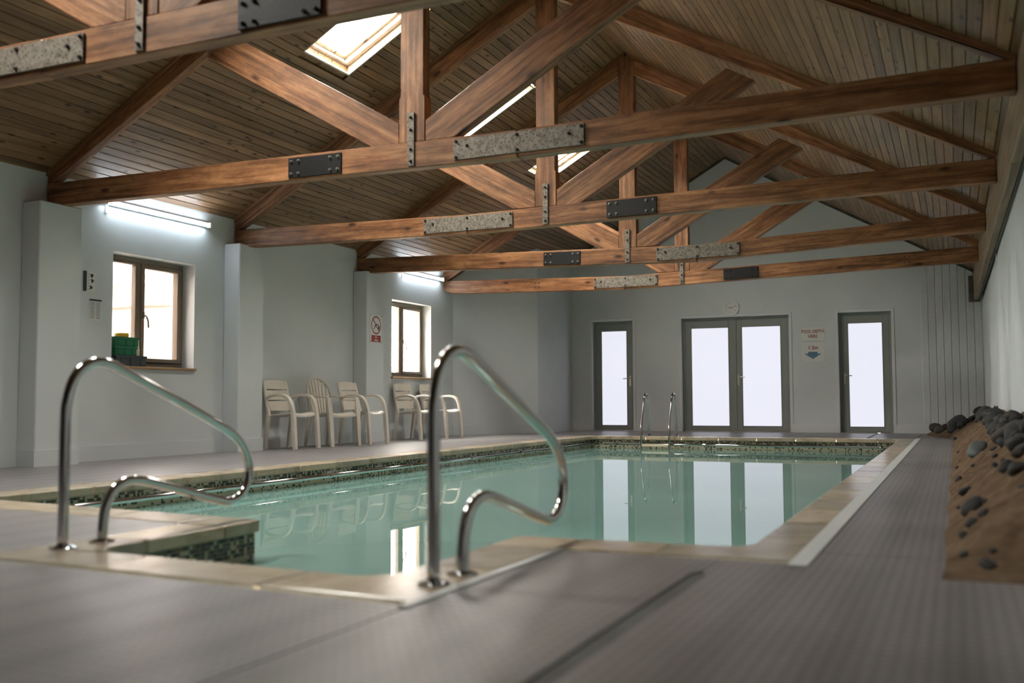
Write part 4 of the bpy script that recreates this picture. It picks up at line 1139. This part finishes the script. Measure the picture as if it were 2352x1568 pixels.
# ------------------------------------------------------------------ sand bank with cobbles
def toe(y):
    if y < 15.6: return -.05 + .006*math.sin(y*5.1)
    t = min(1, (y-15.6)/2.0); return -.05 - .40*t*t*(3-2*t)
def hsand(x, y):
    xt = toe(y); t = (x-xt)/(xwall(y)-.01-xt)
    if t <= 0: return 0
    e = min(1, max(0, (y-3.55-.0*x)/.75)); e = e*e*(3-2*e)
    f = 1 if y < 14.5 else 1-.22*min(1, (y-14.5)/3)
    z = .455*(t**.92)*f*e
    return z*(1+.05*math.sin(x*17+y*3.1)+.05*math.sin(y*2.3+1))
b = mb(); nu, nv = 26, 300
vs = []; fs = []
for j in range(nv+1):
    y = 3.5+(YB-.02-3.5)*j/nv
    x0 = toe(y)-.004; x1 = xwall(y)-.02
    for i in range(nu+1):
        x = x0+(x1-x0)*i/nu
        jit = .010*math.sin(x*61+y*23)*math.sin(y*37-x*19)+.006*random.uniform(-1, 1)
        z = hsand(x, y); z = z+jit*min(1, z*12) + .002
        vs.append((x, y, z if 0 < j else -.003))
for j in range(nv):
    for i in range(nu):
        a = j*(nu+1)+i; fs.append((a, a+1, a+nu+2, a+nu+1))
b.add(vs, fs); sand = b.build('sand_bank', M['sand'], smooth=True); tag(sand, 'sloping bank of brown sand piled against the right wall', 'sand', kind='stuff')

stone_meshes = []
for k in range(8):
    rs = random.Random(50+k); import bmesh
    bm = bmesh.new(); bmesh.ops.create_icosphere(bm, subdivisions=3, radius=1.0)
    ph = [rs.uniform(0, 6.28) for _ in range(6)]
    for v in bm.verts:
        c = v.co.copy(); s = 1+.13*math.sin(2.1*c.x+ph[0])*math.sin(1.7*c.y+ph[1])+.10*math.sin(2.9*c.z+ph[2]+c.x)+.05*math.sin(5*c.y+ph[3])*math.sin(4*c.x+ph[4])
        p = 2.6; nrm = (abs(c.x)**p+abs(c.y)**p+abs(c.z)**p)**(1/p)
        v.co = c/nrm*s
    me = bpy.data.meshes.new('cobble'); bm.to_mesh(me); bm.free()
    me.polygons.foreach_set('use_smooth', [True]*len(me.polygons)); me.materials.append(M['stone']); stone_meshes.append(me)
placed = []
def cobble(x, y, w, lab_, grp, nm='cobble', mat=None, flat=.62, seed=None, sink=.35, lng=1.0, rz=None):
    rs = random.Random(seed if seed is not None else int(x*1000)+int(y*77))
    me = stone_meshes[rs.randrange(8)]
    if mat: me = me.copy(); me.materials.clear(); me.materials.append(mat)
    ob = bpy.data.objects.new(nm, me); C.objects.link(ob)
    a = w/2; sc_ = (a*lng*rs.uniform(.95, 1.2), a*rs.uniform(.8, 1.0), a*flat*rs.uniform(.9, 1.15))
    ob.scale = sc_; ob.rotation_euler = (rs.uniform(-.3, .3), -.55 if x > toe(y) else rs.uniform(-.2, .2), rs.uniform(0, 6.28) if rz is None else rz)
    ob.location = (x, y, max(hsand(x, y), 0)+sc_[2]*(1-sink))
    placed.append((x, y, a)); return tag(ob, lab_, 'stone', grp)
STONES = []   # filled below: (x, y, width)
# STONE_DATA_BEGIN
STONES = [(0.133, 8.064, 0.127, 'G'), (0.031, 5.754, 0.061, ''), (0.055, 4.771, 0.102, 'B'), (0.100, 4.763, 0.037, ''), (0.086, 4.370, 0.041, ''), (0.045, 4.287, 0.051, ''),
    (-0.001, 5.353, 0.030, ''), (0.011, 4.202, 0.037, ''), (0.008, 3.911, 0.031, ''), (0.103, 3.852, 0.030, ''), (0.080, 3.722, 0.049, 'N'), (0.096, 7.355, 0.035, ''),
    (0.209, 6.877, 0.040, ''), (0.181, 5.801, 0.036, ''), (0.218, 7.369, 0.040, ''), (0.263, 7.049, 0.083, 'T'), (0.209, 5.245, 0.082, 'T'), (0.238, 4.903, 0.088, 'T'),
    (0.325, 6.311, 0.088, 'T'), (0.271, 5.411, 0.059, 'T'), (0.216, 5.837, 0.032, ''), (0.275, 8.391, 0.112, 'T'), (0.313, 10.382, 0.073, 'T'), (0.365, 8.310, 0.097, 'T'),
    (0.359, 10.482, 0.123, 'T'), (0.382, 10.040, 0.098, 'T'), (0.371, 7.793, 0.121, 'T'), (0.361, 16.174, 0.166, 'T'), (0.267, 14.645, 0.104, 'T'), (0.303, 16.810, 0.086, 'T'),
    (0.396, 16.164, 0.115, 'T'), (0.431, 13.342, 0.115, 'T'), (0.330, 12.969, 0.061, 'P'), (0.437, 9.899, 0.054, 'P'), (0.001, 16.660, 0.239, 'F'), (0.114, 16.385, 0.130, 'F'),
    (0.169, 16.406, 0.104, 'F'), (-0.067, 16.458, 0.184, 'F'), (-0.340, 18.105, 0.189, 'F'), (-0.143, 16.978, 0.122, 'F'), (-0.232, 16.971, 0.163, 'F'), (0.059, 16.214, 0.142, 'F'),
    (0.230, 16.490, 0.117, 'F'), (-0.020, 14.455, 0.058, ''), (-0.002, 7.095, 0.056, ''), (0.232, 4.470, 0.030, ''), (0.283, 6.111, 0.062, 'T'), (0.309, 7.283, 0.080, 'T'),
    (0.404, 7.692, 0.102, 'T'), (0.008, 10.497, 0.033, ''), (0.015, 9.075, 0.030, ''), (-0.009, 8.373, 0.030, ''), (0.298, 8.220, 0.084, 'T'), (0.334, 8.345, 0.085, 'T')]
# STONE_DATA_END
ORD = ['first', 'second', 'third', 'fourth', 'fifth', 'sixth', 'seventh', 'eighth', 'ninth', 'tenth', 'eleventh', 'twelfth', 'thirteenth', 'fourteenth', 'fifteenth', 'sixteenth', 'seventeenth', 'eighteenth', 'nineteenth', 'twentieth', 'twenty first', 'twenty second']
low = sorted([t for t in STONES if t[3] == ''], key=lambda t: t[1]); far = sorted([t for t in STONES if t[3] == 'F'], key=lambda t: t[0]); pale = sorted([t for t in STONES if t[3] == 'P'], key=lambda t: t[1])
for t in STONES:
    x, y, w, kind = t
    if kind == 'G': cobble(x, y, w, 'smooth grey elongated stone lying alone on the open sand slope', None, mat=M['stone_grey'], lng=1.6, rz=1.2)
    elif kind == 'B': cobble(x, y, w, 'largest dark stone low on the sand slope, with small stones round it', None)
    elif kind == 'N': cobble(x, y, w, 'dark stone nearest the viewpoint, at the front foot of the sand bank', None)
    elif kind == 'P': cobble(x, y, w, ('nearer', 'farther')[pale.index(t)] + ' of two small pale stones among the dark cobbles on the bank', 'pale stones on the sand bank', mat=M['stone_pale'])
    elif kind == 'F': cobble(x, y, w, ORD[far.index(t)] + ' dark cobble from the left in the heap beside the gable wall', 'cobbles at the far end of the bank', sink=.2)
    elif kind == 'T': cobble(x, y, w, 'dark cobble along the top of the sand bank against the right wall', 'cobbles along the top of the bank', sink=.25)
    else: cobble(x, y, w, ORD[low.index(t)] + ' dark stone from the near end of the lower sand slope', 'stones on the lower sand slope')
rs = random.Random(3)
for k in range(130):
    y = rs.uniform(5.6, 16.8); t = rs.uniform(.62, .97); x = toe(y)+t*(xwall(y)-toe(y)); w = rs.uniform(.07, .17)
    if x+w*.6 > xwall(y)-.03: x = xwall(y)-.03-w*.6
    if any((x-a)**2+(y-c)**2 < ((w*.5+d)*.72)**2 for a, c, d in placed): continue
    cobble(x, y, w, 'dark cobble along the top of the sand bank against the right wall', 'cobbles along the top of the bank', sink=.25, seed=k)

# ------------------------------------------------------------------ yard outside the windows
o = mb().box(-26, XL-.36, -6, 40, -.35, -.15).build('yard_ground', M['concrete']); tag(o, 'pale concrete yard outside the windows', 'ground')
r = root('yard_wall', (-11, 12.7, 0), 'sunlit white rendered wall seen through the near window', 'wall')
mb().box(-13.57, -8.22, 12.55, 12.85, .35, 2.15).build('render', M['render_white'], r)
mb().box(-13.57, -8.22, 12.50, 12.85, -.2, .35).build('plinth', M['brown_stone'], r)
mb().box(-13.57, -8.22, 12.45, 12.85, 2.15, 2.55).build('lintel', M['concrete'], r, bevel=.02)
mb().box(-13.57, -8.22, 12.46, 12.55, .62, .68).build('rail', M['sheet_metal'], r)
mb().box(-13.58, -8.22, 3.3, 3.55, -.2, 3.9).build('end_light_block', M['render_white'], r)  # added end wall out of view, keeps daylight from entering the yard's open end
r = root('yard_canopy', (-11, 12, 2.8), 'corrugated translucent sheet canopy over the yard', 'canopy')
for k in range(20):
    x = -13.58+.267*k
    b = mb(); pts = [(x+.267*q/8, .022*math.sin(2*math.pi*q/4)) for q in range(9)]
    for q in range(8):
        (u0, h0), (u1, h1) = pts[q], pts[q+1]
        b.add([(u0, 3.4, 3.78+h0), (u1, 3.4, 3.78+h1), (u1, 12.9, 2.60+h1), (u0, 12.9, 2.60+h0)], [(3, 2, 1, 0)])
    b.build('sheet', M['canopy_sheet'], r)
for y in (5.5, 7.8, 10.1, 12.3):
    zc = 3.78-(y-3.4)*.1242-.08; mb().box(-13.56, -8.24, y-.04, y+.04, zc-.06, zc+.05).build('purlin', M['render_white'], r)
# unseen house added across the yard to block low sky from the skylights
r = root('sky_block_house', (-17, 10, 0), 'long white rendered house added across the yard to block low sky', 'house')
mb().box(-20.5, -13.6, -14, 34, -.2, 6.6).build('wall', M['render_white'], r)
b = mb(); b.add([(-13.2, -14.4, 6.5), (-13.2, 34.4, 6.5), (-17.05, 34.4, 9.6), (-17.05, -14.4, 9.6), (-20.9, -14.4, 6.5), (-20.9, 34.4, 6.5)], [(0, 1, 2, 3), (3, 2, 5, 4), (0, 3, 4), (1, 5, 2), (0, 4, 5, 1)])
fix_normals(b.build('roof', M['slate'], r))
for k in range(7):
    y = -10+6.2*k
    w_ = mb().box(-13.62, -13.56, y-.6, y+.6, 3.9, 5.2).build('window', M['window_frame'], r)
    mb().box(-13.57, -13.55, y-.52, y+.52, 3.98, 5.12).build('pane', M['grey_plastic'], w_)
r = root('yard_fence', (-11.5, 19, 0), 'white paling fence beyond the far window', 'fence')
pal = None
for k in range(34):
    if pal is None:
        pal = mb().prism([(-.05, 0), (.05, 0), (.05, 1.45), (0, 1.52), (-.05, 1.45)], lambda u, v, w: (u, w, v), 0, .02).build('paling', M['render_white'], r, origin=(0, 0, 0)); p = pal
    else:
        p = pal.copy(); C.objects.link(p); p.parent = r
    p.location = Vector((-13.45+.14*k, 19.0, -.15)) - wl(r)
for z in (.3, 1.0): mb().box(-13.5, -8.75, 19.02, 19.06, z, z+.08).build('rail', M['render_white'], r)
